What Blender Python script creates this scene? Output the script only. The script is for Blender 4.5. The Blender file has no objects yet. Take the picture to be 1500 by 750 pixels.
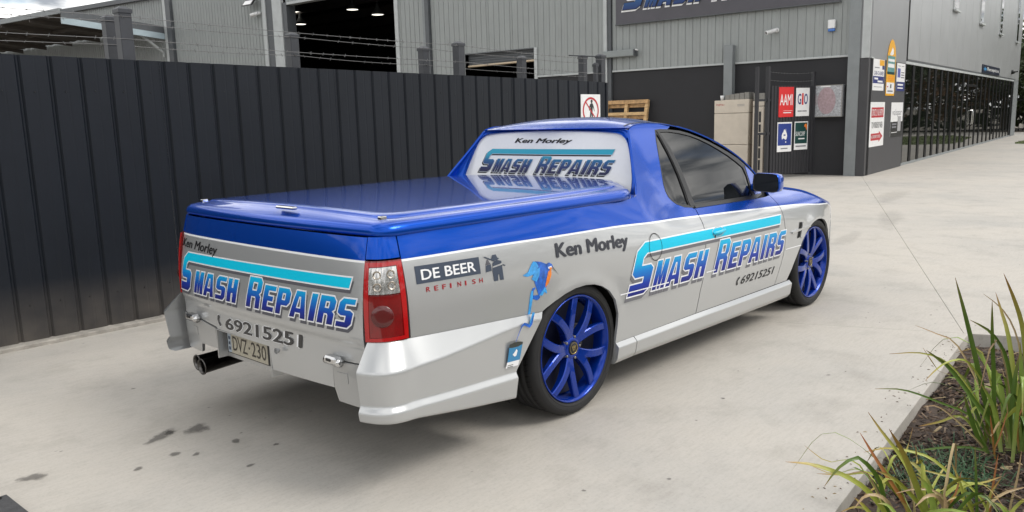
import bpy, bmesh, math, random
import numpy as np
from mathutils import Vector, Matrix
from mathutils.geometry import delaunay_2d_cdt, tessellate_polygon

R_ = math.radians
rnd = random.Random(11)
scene = bpy.context.scene
COL = scene.collection

# ---------------------------------------------------------------- camera
CAM_LOC = np.array([-3.058, -3.286, 1.482])
CAM_YAW, CAM_PITCH, CAM_ROLL = 0.7458, 0.1690, -0.0280
CAM_F = 1173.3 / 1500.0                       # focal length / image width
_f = Vector((math.cos(CAM_YAW)*math.cos(CAM_PITCH), math.sin(CAM_YAW)*math.cos(CAM_PITCH), -math.sin(CAM_PITCH)))
_r = Vector((math.sin(CAM_YAW), -math.cos(CAM_YAW), 0))
_u = _r.cross(_f)
_c, _s = math.cos(CAM_ROLL), math.sin(CAM_ROLL)
_r2 = _c*_r + _s*_u
_u2 = -_s*_r + _c*_u
cd = bpy.data.cameras.new("camera")
cd.sensor_fit = 'HORIZONTAL'
cd.sensor_width = 36.0
cd.lens = 36.0*CAM_F
cd.clip_start = 0.05
cd.clip_end = 2000
cam = bpy.data.objects.new("camera", cd)
COL.objects.link(cam)
cam.matrix_world = Matrix(((_r2.x, _u2.x, -_f.x, CAM_LOC[0]), (_r2.y, _u2.y, -_f.y, CAM_LOC[1]),
                           (_r2.z, _u2.z, -_f.z, CAM_LOC[2]), (0, 0, 0, 1)))
scene.camera = cam

# ---------------------------------------------------------------- sky, sun, exposure
SUN_EL, SUN_AZ = R_(48), R_(-62)               # azimuth measured from +X (towards +Y)
world = bpy.data.worlds.new("World")
scene.world = world
world.use_nodes = True
nt = world.node_tree
nt.nodes.clear()
wo = nt.nodes.new('ShaderNodeOutputWorld')
bg = nt.nodes.new('ShaderNodeBackground')
sky = nt.nodes.new('ShaderNodeTexSky')
sky.sky_type = 'NISHITA'
sky.sun_disc = False
sky.sun_elevation = SUN_EL
sky.sun_rotation = math.pi/2 - SUN_AZ
sky.air_density = 1.0
sky.dust_density = 1.5
tc = nt.nodes.new('ShaderNodeTexCoord')
sx = nt.nodes.new('ShaderNodeSeparateXYZ')
nt.links.new(tc.outputs['Generated'], sx.inputs[0])
def wmath(op, a, b=None):
    n = nt.nodes.new('ShaderNodeMath'); n.operation = op
    for i, v in enumerate((a, b)):
        if v is None: continue
        if isinstance(v, (int, float)): n.inputs[i].default_value = v
        else: nt.links.new(v, n.inputs[i])
    return n.outputs[0]
# project the view direction on a flat cloud deck
zz = wmath('ADD', wmath('MAXIMUM', sx.outputs[2], 0.0), 0.16)
cx = nt.nodes.new('ShaderNodeCombineXYZ')
nt.links.new(wmath('DIVIDE', sx.outputs[0], zz), cx.inputs[0])
nt.links.new(wmath('DIVIDE', sx.outputs[1], zz), cx.inputs[1])
n1 = nt.nodes.new('ShaderNodeTexNoise'); n1.inputs['Scale'].default_value = 1.9; n1.inputs['Detail'].default_value = 9; n1.inputs['Roughness'].default_value = 0.58; n1.inputs['Distortion'].default_value = 0.35
nt.links.new(cx.outputs[0], n1.inputs['Vector'])
n2 = nt.nodes.new('ShaderNodeTexNoise'); n2.inputs['Scale'].default_value = 2.6; n2.inputs['Detail'].default_value = 7
mpw = nt.nodes.new('ShaderNodeMapping'); mpw.inputs['Location'].default_value = (3.1, 9.4, 0)
nt.links.new(cx.outputs[0], mpw.inputs[0]); nt.links.new(mpw.outputs[0], n2.inputs['Vector'])
cov = nt.nodes.new('ShaderNodeValToRGB')
cov.color_ramp.elements[0].position = 0.31; cov.color_ramp.elements[0].color = (0, 0, 0, 1)
cov.color_ramp.elements[1].position = 0.45; cov.color_ramp.elements[1].color = (1, 1, 1, 1)
nt.links.new(n1.outputs['Fac'], cov.inputs[0])
clc = nt.nodes.new('ShaderNodeValToRGB')       # grey bases to bright tops
clc.color_ramp.elements[0].position = 0.38; clc.color_ramp.elements[0].color = (3.0, 3.25, 3.6, 1)
clc.color_ramp.elements[1].position = 0.60; clc.color_ramp.elements[1].color = (14.5, 14.3, 13.9, 1)
nt.links.new(n2.outputs['Fac'], clc.inputs[0])
mx = nt.nodes.new('ShaderNodeMix'); mx.data_type = 'RGBA'
nt.links.new(cov.outputs[0], mx.inputs[0])
nt.links.new(sky.outputs[0], mx.inputs[6]); nt.links.new(clc.outputs[0], mx.inputs[7])
nt.links.new(mx.outputs[2], bg.inputs['Color'])
bg.inputs['Strength'].default_value = 0.10
nt.links.new(bg.outputs[0], wo.inputs[0])

sl = bpy.data.lights.new("sun", 'SUN')
sl.energy = 1.2
sl.angle = R_(22)
sl.color = (1.0, 0.96, 0.90)
sun = bpy.data.objects.new("sun", sl)
COL.objects.link(sun)
_sd = Vector((math.cos(SUN_EL)*math.cos(SUN_AZ), math.cos(SUN_EL)*math.sin(SUN_AZ), math.sin(SUN_EL)))
sun.rotation_euler = _sd.to_track_quat('Z', 'Y').to_euler()
sun.location = (0, 0, 30)

vs = scene.view_settings
vs.view_transform = 'Standard'
vs.look = 'None'
vs.gamma = 1
vs.use_curve_mapping = False
vs.exposure = 0.57

# ---------------------------------------------------------------- materials
def lin(c):
    return tuple((v/12.92 if v <= 0.04045 else ((v+0.055)/1.055)**2.4) for v in (x/255.0 for x in c))
MATS = {}
def mat(name, col, rough=0.5, metal=0.0, coat=0.0, spec=0.5, var=0.0, vscale=6.0, bump=0.0, bscale=40.0, emit=None, es=1.0, vscale2=None, stretch=None, coat_rough=0.03, alpha=1.0):
    """procedural material: base colour with two scales of noise variation, roughness variation and fine relief"""
    if name in MATS: return MATS[name]
    m = bpy.data.materials.new(name); m.use_nodes = True
    t = m.node_tree; b = t.nodes['Principled BSDF']
    b.inputs['Base Color'].default_value = (*col, 1)
    b.inputs['Roughness'].default_value = rough
    b.inputs['Metallic'].default_value = metal
    b.inputs['Coat Weight'].default_value = coat
    b.inputs['Coat Roughness'].default_value = coat_rough
    b.inputs['Specular IOR Level'].default_value = spec
    if emit is not None:
        b.inputs['Emission Color'].default_value = (*emit, 1); b.inputs['Emission Strength'].default_value = es
    if var or bump:
        co = t.nodes.new('ShaderNodeTexCoord'); vec = co.outputs['Object']
        if stretch:
            mp = t.nodes.new('ShaderNodeMapping'); mp.inputs['Scale'].default_value = stretch
            t.links.new(vec, mp.inputs[0]); vec = mp.outputs[0]
    if var:
        n = t.nodes.new('ShaderNodeTexNoise'); n.inputs['Scale'].default_value = vscale; n.inputs['Detail'].default_value = 8; n.inputs['Roughness'].default_value = .62
        t.links.new(vec, n.inputs['Vector'])
        r = t.nodes.new('ShaderNodeValToRGB')
        r.color_ramp.elements[0].position = .3; r.color_ramp.elements[1].position = .7
        r.color_ramp.elements[0].color = tuple(max(0, c*(1-var)) for c in col)+(1,)
        r.color_ramp.elements[1].color = tuple(min(1, c*(1+var)) for c in col)+(1,)
        t.links.new(n.outputs['Fac'], r.inputs[0]); t.links.new(r.outputs[0], b.inputs['Base Color'])
        mr = t.nodes.new('ShaderNodeMapRange'); mr.inputs['To Min'].default_value = max(0.02, rough*(1-.6*var)); mr.inputs['To Max'].default_value = min(1, rough*(1+.6*var))
        t.links.new(n.outputs['Fac'], mr.inputs[0]); t.links.new(mr.outputs[0], b.inputs['Roughness'])
    if bump:
        n3 = t.nodes.new('ShaderNodeTexNoise'); n3.inputs['Scale'].default_value = bscale; n3.inputs['Detail'].default_value = 6
        t.links.new(vec, n3.inputs['Vector'])
        bp = t.nodes.new('ShaderNodeBump'); bp.inputs['Strength'].default_value = bump; bp.inputs['Distance'].default_value = .01
        t.links.new(n3.outputs['Fac'], bp.inputs['Height']); t.links.new(bp.outputs[0], b.inputs['Normal'])
    MATS[name] = m
    return m

BLUE = mat('blue paint', (0.0006, 0.066, 0.45), .25, .60, 1.0, spec=.1, var=.05, vscale=900)
BLUE.node_tree.nodes['Principled BSDF'].inputs['Coat IOR'].default_value = 1.26
SILVER = mat('silver paint', (0.465, 0.475, 0.48), .29, .46, 1.0, var=.05, vscale=1200)
SILVER_DK = mat('silver apron paint', (0.415, 0.422, 0.425), .30, .55, .9, var=.06, vscale=900)
STRIPE = mat('white pinstripe', (.85, .86, .88), .35, coat=.6)
WHITE = mat('white vinyl', (.80, .81, .83), .4, coat=.3)
BLACKV = mat('black vinyl', (.012, .012, .014), .4, spec=.25)
GREYV = mat('grey shadow vinyl', (.10, .10, .115), .45, spec=.25)
NAVYV = mat('slate vinyl', (.055, .07, .10), .4, spec=.25)
REDV = mat('red vinyl', (.35, .012, .02), .4, spec=.25)
RUBBER = mat('tyre rubber', (.012, .012, .013), .72, var=.35, vscale=18, bump=.15, bscale=160)
TRIMB = mat('black trim', (.010, .010, .011), .38, var=.15, vscale=40)
VOIDM = mat('black void', (.003, .003, .003), .9)
WELL = mat('wheel well liner', (.008, .008, .008), .9, var=.3, vscale=20)
GLASS = mat('tinted glass', (.006, .007, .008), .02, spec=.5)
FILMW = mat('window film', (.74, .75, .76), .14, .0, .5, var=.02, vscale=40)
RIMB = mat('rim blue', (.002, .032, .29), .24, .5, .9, spec=.1, var=.06, vscale=300)
RIMB.node_tree.nodes['Principled BSDF'].inputs['Coat IOR'].default_value = 1.35
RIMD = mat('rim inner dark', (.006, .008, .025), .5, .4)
STEEL = mat('brake steel', (.22, .21, .20), .42, .9, var=.2, vscale=30)
CHROME = mat('satin chrome', (.62, .62, .62), .16, 1.0)
EXH = mat('exhaust steel', (.11, .105, .10), .3, 1.0, var=.25, vscale=60)
MIRG = mat('mirror glass', (.03, .035, .045), .04, .6)
PLATE = mat('plate cream', (.42, .39, .31), .55, var=.2, vscale=70)

def ramp_mat(name, stops, rough=.40, coat=.0, axis='v', spec=.3):
    if name in MATS: return MATS[name]
    m = bpy.data.materials.new(name); m.use_nodes = True
    t = m.node_tree; b = t.nodes['Principled BSDF']
    u = t.nodes.new('ShaderNodeUVMap'); s = t.nodes.new('ShaderNodeSeparateXYZ'); r = t.nodes.new('ShaderNodeValToRGB')
    t.links.new(u.outputs[0], s.inputs[0]); t.links.new(s.outputs[1 if axis == 'v' else 0], r.inputs[0])
    el = r.color_ramp.elements
    while len(el) < len(stops): el.new(.5)
    for e, (p, c) in zip(el, stops): e.position = p; e.color = (*c, 1)
    n = t.nodes.new('ShaderNodeTexNoise'); n.inputs['Scale'].default_value = 55
    mr = t.nodes.new('ShaderNodeMapRange'); mr.inputs['To Min'].default_value = rough*.85; mr.inputs['To Max'].default_value = rough*1.15
    t.links.new(n.outputs['Fac'], mr.inputs[0]); t.links.new(mr.outputs[0], b.inputs['Roughness'])
    t.links.new(r.outputs[0], b.inputs['Base Color'])
    b.inputs['Coat Weight'].default_value = coat; b.inputs['Specular IOR Level'].default_value = spec
    MATS[name] = m
    return m
LETTER = ramp_mat('lettering fade print', [(0, (.007, .010, .15)), (.20, (.006, .035, .34)), (.45, (.004, .19, .58)), (.62, (.0, .40, .70)), (.80, (.0, .52, .74))])

# ---------------------------------------------------------------- object helpers
def link(name, me, mats=None, parent=None, origin=None):
    o = bpy.data.objects.new(name, me)
    if mats is not None:
        for m in (mats if isinstance(mats, (list, tuple)) else [mats]):
            if m is not None: me.materials.append(m)
    COL.objects.link(o)
    if parent is not None:
        o.parent = parent
        b = BASE.get(parent.name)
        if b is not None: o.matrix_parent_inverse = Matrix.Translation(-Vector(b))
    if origin is not None:
        me.transform(Matrix.Translation(-Vector(origin))); o.location = origin
        BASE[o.name] = tuple(origin)
    return o
BASE = {}
def thing(name, label, cat, loc=(0, 0, 0), group=None):
    o = bpy.data.objects.new(name, None); COL.objects.link(o)
    o.location = loc; o.empty_display_size = .1
    o['label'] = label; o['category'] = cat
    if group: o['group'] = group
    BASE[o.name] = tuple(loc)
    return o
def tag(o, label=None, cat=None, group=None, kind=None):
    if label: o['label'] = label
    if cat: o['category'] = cat
    if group: o['group'] = group
    if kind: o['kind'] = kind
    return o
def mesh_of(name, V, F, smooth=False, midx=None, normals=None, uv=None):
    me = bpy.data.meshes.new(name)
    me.from_pydata([tuple(map(float, v)) for v in V], [], [tuple(int(i) for i in f) for f in F])
    if midx is not None: me.polygons.foreach_set('material_index', midx)
    if smooth: me.polygons.foreach_set('use_smooth', [True]*len(me.polygons))
    if uv is not None:
        l = me.uv_layers.new(name='UVMap')
        for lp in me.loops: l.data[lp.index].uv = uv[lp.vertex_index]
    me.update()
    if normals is not None:
        me.normals_split_custom_set_from_vertices([tuple(map(float, n)) for n in normals])
    return me

class MB:
    """collects simple solids into one mesh"""
    def __init__(s): s.V = []; s.F = []; s.M = []; s.S = []
    def add(s, V, F, m=0, smooth=False):
        k = len(s.V); s.V += [tuple(v) for v in V]; s.F += [tuple(i+k for i in f) for f in F]; s.M += [m]*len(F); s.S += [smooth]*len(F)
        return s
    def box(s, x0, x1, y0, y1, z0, z1, m=0, fr=None):
        V = [(x, y, z) for x in (x0, x1) for y in (y0, y1) for z in (z0, z1)]
        if fr: V = [fr(*v) for v in V]
        return s.add(V, [(0, 1, 3, 2), (4, 6, 7, 5), (0, 4, 5, 1), (2, 3, 7, 6), (0, 2, 6, 4), (1, 5, 7, 3)], m)
    def cbox(s, x0, x1, y0, y1, z0, z1, c=.004, m=0, fr=None):
        """box with chamfered edges"""
        bm = bmesh.new(); bmesh.ops.create_cube(bm, size=1)
        for v in bm.verts: v.co = Vector(((x0+x1)/2+v.co.x*(x1-x0), (y0+y1)/2+v.co.y*(y1-y0), (z0+z1)/2+v.co.z*(z1-z0)))
        bmesh.ops.bevel(bm, geom=bm.edges[:], offset=c, segments=1, affect='EDGES', profile=.5)
        bm.verts.index_update()
        V = [tuple(v.co) for v in bm.verts]
        if fr: V = [tuple(fr(*v)) for v in V]
        F = [[v.index for v in f.verts] for f in bm.faces]; bm.free()
        return s.add(V, F, m)
    def prism(s, poly, d, m=0, smooth=False):
        """poly: list of 3D points, d: extrusion vector"""
        n = len(poly); d = np.array(d, float); P = [np.array(p, float) for p in poly]
        V = P+[p+d for p in P]
        F = [tuple(range(n))[::-1], tuple(range(n, 2*n))]+[(i, (i+1) % n, n+(i+1) % n, n+i) for i in range(n)]
        return s.add(V, F, m, smooth)
    def tube(s, pts, r, n=6, m=0, cap=True, smooth=True):
        pts = [np.array(p, float) for p in pts]; V = []; F = []
        rs = r if isinstance(r, (list, tuple)) else [r]*len(pts)
        up = np.array([0, 0, 1.])
        for i, p in enumerate(pts):
            d = pts[min(i+1, len(pts)-1)]-pts[max(i-1, 0)]; d /= np.linalg.norm(d)
            a = np.cross(d, up)
            if np.linalg.norm(a) < .1: a = np.cross(d, (1., 0, 0))
            a /= np.linalg.norm(a); b = np.cross(d, a)
            V += [p+rs[i]*(math.cos(t)*a+math.sin(t)*b) for t in (2*math.pi*k/n for k in range(n))]
        for i in range(len(pts)-1):
            F += [(i*n+k, i*n+(k+1) % n, (i+1)*n+(k+1) % n, (i+1)*n+k) for k in range(n)]
        s.add(V, F, m, smooth)
        if cap: s.add(V[:n], [tuple(range(n))[::-1]], m); s.add(V[-n:], [tuple(range(n))], m)
        return s
    def lathe(s, prof, O, ax, n=32, m=0, smooth=True, closed=False):
        """prof: (radius, offset along axis)"""
        O = np.array(O, float); ax = np.array(ax, float); ax /= np.linalg.norm(ax)
        a = np.cross(ax, (0, 0, 1.))
        if np.linalg.norm(a) < .1: a = np.cross(ax, (1., 0, 0))
        a /= np.linalg.norm(a); b = np.cross(ax, a); V = []; F = []; L = len(prof)
        for k in range(n):
            t = 2*math.pi*k/n; d = math.cos(t)*a+math.sin(t)*b
            V += [O+d*r+ax*h for r, h in prof]
        for k in range(n):
            for i in range(L-1 if not closed else L):
                j = (i+1) % L
                F.append((k*L+i, k*L+j, ((k+1) % n)*L+j, ((k+1) % n)*L+i))
        return s.add(V, F, m, smooth)
    def mesh(s, name):
        me = bpy.data.meshes.new(name); me.from_pydata([tuple(map(float, v)) for v in s.V], [], s.F)
        me.polygons.foreach_set('material_index', s.M); me.polygons.foreach_set('use_smooth', s.S); me.update()
        return me
    def build(s, name, mats, parent=None, origin=None):
        return link(name, s.mesh(name), mats, parent, origin)

# ---------------------------------------------------------------- lettering
_dg_tmp = {}
def text_mesh2d(body, bold=.0, shear=0.0):
    """flat triangles of a text, normalised to the unit square; returns verts, faces, aspect"""
    key = (body, bold, shear)
    if key in _dg_tmp: return _dg_tmp[key]
    cu = bpy.data.curves.new('t', 'FONT'); cu.body = body; cu.size = 1; cu.offset = bold; cu.shear = shear; cu.resolution_u = 3
    o = bpy.data.objects.new('t', cu); COL.objects.link(o)
    bpy.context.view_layer.update()
    dg = bpy.context.evaluated_depsgraph_get()
    me = bpy.data.meshes.new_from_object(o.evaluated_get(dg))
    V = np.array([v.co[:2] for v in me.vertices]); F = [tuple(p.vertices) for p in me.polygons]
    bpy.data.objects.remove(o); bpy.data.curves.remove(cu); bpy.data.meshes.remove(me)
    lo = V.min(0); hi = V.max(0); V = (V-lo)/(hi-lo)
    _dg_tmp[key] = (V, F, (hi-lo)[0]/(hi-lo)[1])
    return _dg_tmp[key]
def grid_cut(V, F, step):
    """cut a flat mesh along a grid so that it can follow a curved surface"""
    bm = bmesh.new(); vs_ = [bm.verts.new((v[0], v[1], 0)) for v in V]
    for f in F:
        try: bm.faces.new([vs_[i] for i in f])
        except ValueError: pass
    lo = np.min(V, 0); hi = np.max(V, 0)
    for ax in (0, 1):
        k = step*(math.floor(lo[ax]/step)+1)
        while k < hi[ax]-1e-6:
            co = [0, 0, 0]; no = [0, 0, 0]; co[ax] = k; no[ax] = 1
            bmesh.ops.bisect_plane(bm, geom=bm.verts[:]+bm.edges[:]+bm.faces[:], plane_co=co, plane_no=no, dist=1e-6)
            k += step
    bm.verts.index_update()
    V2 = np.array([v.co[:2] for v in bm.verts]); F2 = [tuple(v.index for v in f.verts) for f in bm.faces]
    bm.free()
    return V2, F2
def quad_map(V, q):
    """unit square to quad TL,TR,BR,BL"""
    TL, TR, BR, BL = (np.array(p, float) for p in q)
    s = V[:, :1]; t = V[:, 1:2]
    return (BL*(1-s)+BR*s)*(1-t)+(TL*(1-s)+TR*s)*t
def stick(name, V, F, surf, parent, m, layer=.0015, step=None, uv=None):
    """put flat decal geometry V (surface coordinates) on a surface"""
    if step:
        V0 = V
        V, F = grid_cut(V, F, step)
    P, N = surf(V[:, 0], V[:, 1])
    P = P+N*layer
    u = None if uv is None else uv(V)
    # face winding along the surface normal
    f0 = F[0]; nn = np.cross(P[f0[1]]-P[f0[0]], P[f0[2]]-P[f0[0]])
    if np.dot(nn, N[f0[0]]) < 0: F = [f[::-1] for f in F]
    return link(name, mesh_of(name, P, F, smooth=True, normals=N, uv=u), m, parent)
def write(name, body, quad, surf, parent, m, layer=.0015, bold=.02, step=None, shear=0.0):
    V, F, a = text_mesh2d(body, 0.0, shear)
    if step: V, F = grid_cut(V, F, step)
    b = bold*.8/max(a, .3); k = 0; VV = []; FF = []; LL = []
    sh = [(0, 0)] if bold < .004 else [(-b, 0), (0, 0), (b, 0), (0, bold*.5), (0, -bold*.5)]
    W = np.array([1-2*b, 1-bold]) if len(sh) > 1 else np.array([1., 1.])
    for i, (dx, dy) in enumerate(sh):
        VV.append(np.array([.5, .5])+(V-.5)*W+np.array([dx, dy])); FF += [tuple(q+k for q in f) for f in F]; LL.append(np.full(len(V), layer+i*.00012)); k += len(V)
    return stick(name, quad_map(np.concatenate(VV), quad), FF, surf, parent, m, np.concatenate(LL)[:, None])
def polyfill(loops):
    tri = tessellate_polygon([[Vector((p[0], p[1], 0)) for p in l] for l in loops])
    V = np.array([p for l in loops for p in l], float)
    return V, [t for t in tri]
def offset_loop(P, d):
    """mitre offset of a closed loop: outward for counter-clockwise loops"""
    P = np.array(P, float); n = len(P); out = []
    for i in range(n):
        a, b, c = P[i-1], P[i], P[(i+1) % n]
        d1 = (b-a)/np.linalg.norm(b-a); d2 = (c-b)/np.linalg.norm(c-b)
        n1 = np.array([d1[1], -d1[0]]); n2 = np.array([d2[1], -d2[0]])
        k = 1+n1@n2
        out.append(b+(n1+n2)*d/max(k, .45))
    return out
def area(P): 
    P = np.array(P); x, y = P[:, 0], P[:, 1]
    return .5*np.sum(x*np.roll(y, -1)-np.roll(x, -1)*y)

def glyph(ch, w, h, t, c):
    """heavy chamfered capital: list of loops"""
    v = t*.62                                    # bar thickness
    if ch == 'I': return [[(0, 0), (w, 0), (w, h), (0, h)]]
    if ch == 'H': return [[(0, 0), (t, 0), (t, h*.40), (w-t, h*.40), (w-t, 0), (w, 0), (w, h), (w-t, h), (w-t, h*.62), (t, h*.62), (t, h), (0, h)]]
    if ch == 'E': return [[(0, 0), (w, 0), (w, v), (t, v), (t, h*.41), (w*.86, h*.41), (w*.86, h*.60), (t, h*.60), (t, h-v), (w, h-v), (w, h), (0, h)]]
    if ch == 'M': return [[(0, 0), (t*.8, 0), (t*.8, h*.58), (w*.42, 0), (w*.58, 0), (w-t*.8, h*.58), (w-t*.8, 0), (w, 0), (w, h), (w-t, h), (w*.5, h*.45), (t, h), (0, h)]]
    if ch == 'A': return [[(0, 0), (t*.95, 0), (t*1.05, h*.2), (w-t*1.05, h*.2), (w-t*.95, 0), (w, 0), (w*.76, h), (w*.24, h)],
                          [(w*.36, h*.36), (w*.44, h*.80), (w*.56, h*.80), (w*.64, h*.36)]]
    if ch == 'P': return [[(0, 0), (t, 0), (t, h*.36), (w-c, h*.36), (w, h*.36+c), (w, h-c), (w-c, h), (0, h)],
                          [(t, h*.55), (t, h-v), (w-t, h-v), (w-t, h*.55)]]
    if ch == 'R': return [[(0, 0), (t, 0), (t, h*.38), (w-t*1.15, h*.38), (w-t, h*.30), (w-t, 0), (w, 0), (w, h*.40), (w-c*.8, h*.48), (w, h*.57), (w, h-c), (w-c, h), (0, h)],
                          [(t, h*.57), (t, h-v), (w-t, h-v), (w-t, h*.57)]]
    if ch == 'S': return [[(0, 0), (w-c, 0), (w, c), (w, h*.52), (w-c, h*.60), (t, h*.60), (t, h-v), (w, h-v), (w, h), (c, h), (0, h-c), (0, h*.49), (c, h*.41), (w-t, h*.41), (w-t, v), (0, v)]]
def smash_loops(shear, bar=1.445, sx=1.0, sw=1.42):
    """SMASH REPAIRS with the long bar growing out of the first S, in metres of the tailgate version"""
    out = [[[(0, 0), (.083, 0), (.105, .020), (.105, .098), (.088, .114), (.040, .114), (.040, .148), (.055, .165), (bar, .165), (bar, .208), (.034, .208), (0, .176), (0, .088), (.018, .070), (.064, .070), (.064, .044), (0, .044)]]]
    out[0][0] = [(px*sw if px < .2 else px, py) for px, py in out[0][0]]
    for ch, x, w, h in (('M', .141, .092, .120), ('A', .240, .105, .120), ('S', .360, .092, .120), ('H', .466, .088, .120), ('R', .640, .110, .148),
                        ('E', .768, .088, .122), ('P', .870, .096, .122), ('A', .972, .112, .122), ('I', 1.100, .038, .122), ('R', 1.156, .098, .122), ('S', 1.270, .086, .122)):
        x = (x*1.09+.030)*sx
        out.append([[(x+px*1.04*sx, py) for px, py in l] for l in glyph(ch, w, h, .036, .018)])
    res = []
    for g in out:
        res.append([[(px+shear*py, py) for px, py in (l if (area(l) > 0) == (i == 0) else l[::-1])] for i, l in enumerate(g)])
    return res
def smash(parent, quad, surf, shear, step, shadow=(.012, -.014), ow=.0055, shadow_mat=None, layers=(.0012, .0020, .0028), outline=None, fill=None, aspect=1.0, bar=1.445, sx=1.0, sw=1.42):
    W, H = 1.50, .208
    G = smash_loops(shear, bar, sx, sw)
    def norm(V): return np.stack([V[:, 0]/W, V[:, 1]/H], -1)
    def lay(loops_list, dx, dy, d, m, layer, nm):
        VV = []; FF = []
        for g in loops_list:
            V, F = polyfill([offset_loop(l, d) if d else l for l in g])
            k = sum(len(v) for v in VV); VV.append(V+np.array([dx, dy])); FF += [tuple(i+k for i in f) for f in F]
        V = np.concatenate(VV); N_ = norm(V)
        if step:
            N_, FF = grid_cut(N_, FF, step)
        stick(nm, quad_map(N_, quad), FF, surf, parent, m, layer, None, uv=(lambda Q, N_=N_: N_))
    lay(G, shadow[0], shadow[1], ow*.6, shadow_mat or GREYV, layers[0], 'lettering_shadow')
    lay(G, 0, 0, ow, outline or WHITE, layers[1], 'lettering_outline')
    lay(G, 0, 0, 0, fill or LETTER, layers[2], 'lettering')

def plane_surf(O, right, up):
    O = np.array(O, float); r = np.array(right, float); u = np.array(up, float); n = np.cross(r, u); n /= np.linalg.norm(n)
    def f(a, b):
        a = np.asarray(a, float); b = np.asarray(b, float)
        return O+a[:, None]*r+b[:, None]*u, np.repeat(n[None], len(a), 0)
    return f
def rect_q(x0, y0, x1, y1): return [(x0, y1), (x1, y1), (x1, y0), (x0, y0)]
def rect_stick(name, x0, y0, x1, y1, surf, parent, m, layer=.001):
    return stick(name, np.array([(x0, y0), (x1, y0), (x1, y1), (x0, y1)], float), [(0, 1, 2, 3)], surf, parent, m, layer)
def poly_stick(name, pts, surf, parent, m, layer=.001, step=None):
    V, F = polyfill([pts]); return stick(name, V, F, surf, parent, m, layer, step)


# ================================================================ THE SITE
CONC = bpy.data.materials.new('broomed concrete'); CONC.use_nodes = True
def _conc(m, base, dark, warm):
    t = m.node_tree; b = t.nodes['Principled BSDF']; L = t.links
    co = t.nodes.new('ShaderNodeTexCoord')
    def noise(sc, det, rough=.6, stretch=None):
        n = t.nodes.new('ShaderNodeTexNoise'); n.inputs['Scale'].default_value = sc; n.inputs['Detail'].default_value = det; n.inputs['Roughness'].default_value = rough
        v = co.outputs['Object']
        if stretch:
            mp = t.nodes.new('ShaderNodeMapping'); mp.inputs['Scale'].default_value = stretch; mp.inputs['Rotation'].default_value = (0, 0, R_(-16)); L.new(v, mp.inputs[0]); v = mp.outputs[0]
        L.new(v, n.inputs['Vector']); return n.outputs['Fac']
    def ramp(f, stops):
        r = t.nodes.new('ShaderNodeValToRGB'); el = r.color_ramp.elements
        while len(el) < len(stops): el.new(.5)
        for e, (p, c) in zip(el, stops): e.position = p; e.color = (*c, 1)
        L.new(f, r.inputs[0]); return r.outputs[0]
    def mix(fac, a, c, mode='MIX'):
        n = t.nodes.new('ShaderNodeMix'); n.data_type = 'RGBA'; n.blend_type = mode
        if isinstance(fac, float): n.inputs[0].default_value = fac
        else: L.new(fac, n.inputs[0])
        for s, v in ((6, a), (7, c)):
            if isinstance(v, tuple): n.inputs[s].default_value = (*v, 1)
            else: L.new(v, n.inputs[s])
        return n.outputs[2]
    c1 = ramp(noise(.55, 7), [(.30, dark), (.52, base), (.72, warm)])                 # broad patches
    c2 = mix(.55, c1, ramp(noise(2.6, 9, .68), [(.25, (.62, .61, .59)), (.50, (1, 1, 1)), (.75, (1.0, .985, .96))]), 'MULTIPLY')
    c3 = mix(.45, c2, ramp(noise(9, 8, .7, (1, 6, 1)), [(.30, (.78, .77, .76)), (.55, (1, 1, 1))]), 'MULTIPLY')   # broom streaks
    c4 = mix(.35, c3, ramp(noise(70, 4, .7), [(.28, (.60, .59, .58)), (.5, (1, 1, 1)), (.8, (1.0, 1.0, 1.0))]), 'MULTIPLY')
    vo = t.nodes.new('ShaderNodeTexVoronoi'); vo.inputs['Scale'].default_value = 6.5; vo.inputs['Randomness'].default_value = 1
    mpv = t.nodes.new('ShaderNodeMapping'); mpv.inputs['Rotation'].default_value = (0, 0, .4); mpv.inputs['Scale'].default_value = (1, 1.7, 1)
    L.new(co.outputs['Object'], mpv.inputs[0]); L.new(mpv.outputs[0], vo.inputs['Vector'])
    sp = ramp(vo.outputs['Distance'], [(.035, (1, 1, 1)), (.075, (0, 0, 0))])
    msk = ramp(noise(.9, 3), [(.50, (0, 0, 0)), (.62, (1, 1, 1))])
    f = t.nodes.new('ShaderNodeMix'); f.data_type = 'RGBA'; f.blend_type = 'MULTIPLY'; f.inputs[0].default_value = 1.0; L.new(sp, f.inputs[6]); L.new(msk, f.inputs[7])
    c5 = mix(f.outputs[2], c4, (.13, .12, .11))
    L.new(c5, b.inputs['Base Color'])
    rr = t.nodes.new('ShaderNodeMapRange'); rr.inputs['To Min'].default_value = .55; rr.inputs['To Max'].default_value = .9; L.new(noise(3, 5), rr.inputs[0]); L.new(rr.outputs[0], b.inputs['Roughness'])
    bp = t.nodes.new('ShaderNodeBump'); bp.inputs['Strength'].default_value = .25; bp.inputs['Distance'].default_value = .004
    L.new(noise(140, 5, .7, (1, 3, 1)), bp.inputs['Height']); L.new(bp.outputs[0], b.inputs['Normal'])
_conc(CONC, (.455, .428, .388), (.385, .370, .345), (.48, .448, .40))
EARTH = mat('bare earth', (.10, .085, .065), .95, var=.4, vscale=3, bump=.5, bscale=30)
KERB = mat('kerb concrete', (.30, .28, .25), .85, var=.35, vscale=9, bump=.4, bscale=70)
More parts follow.
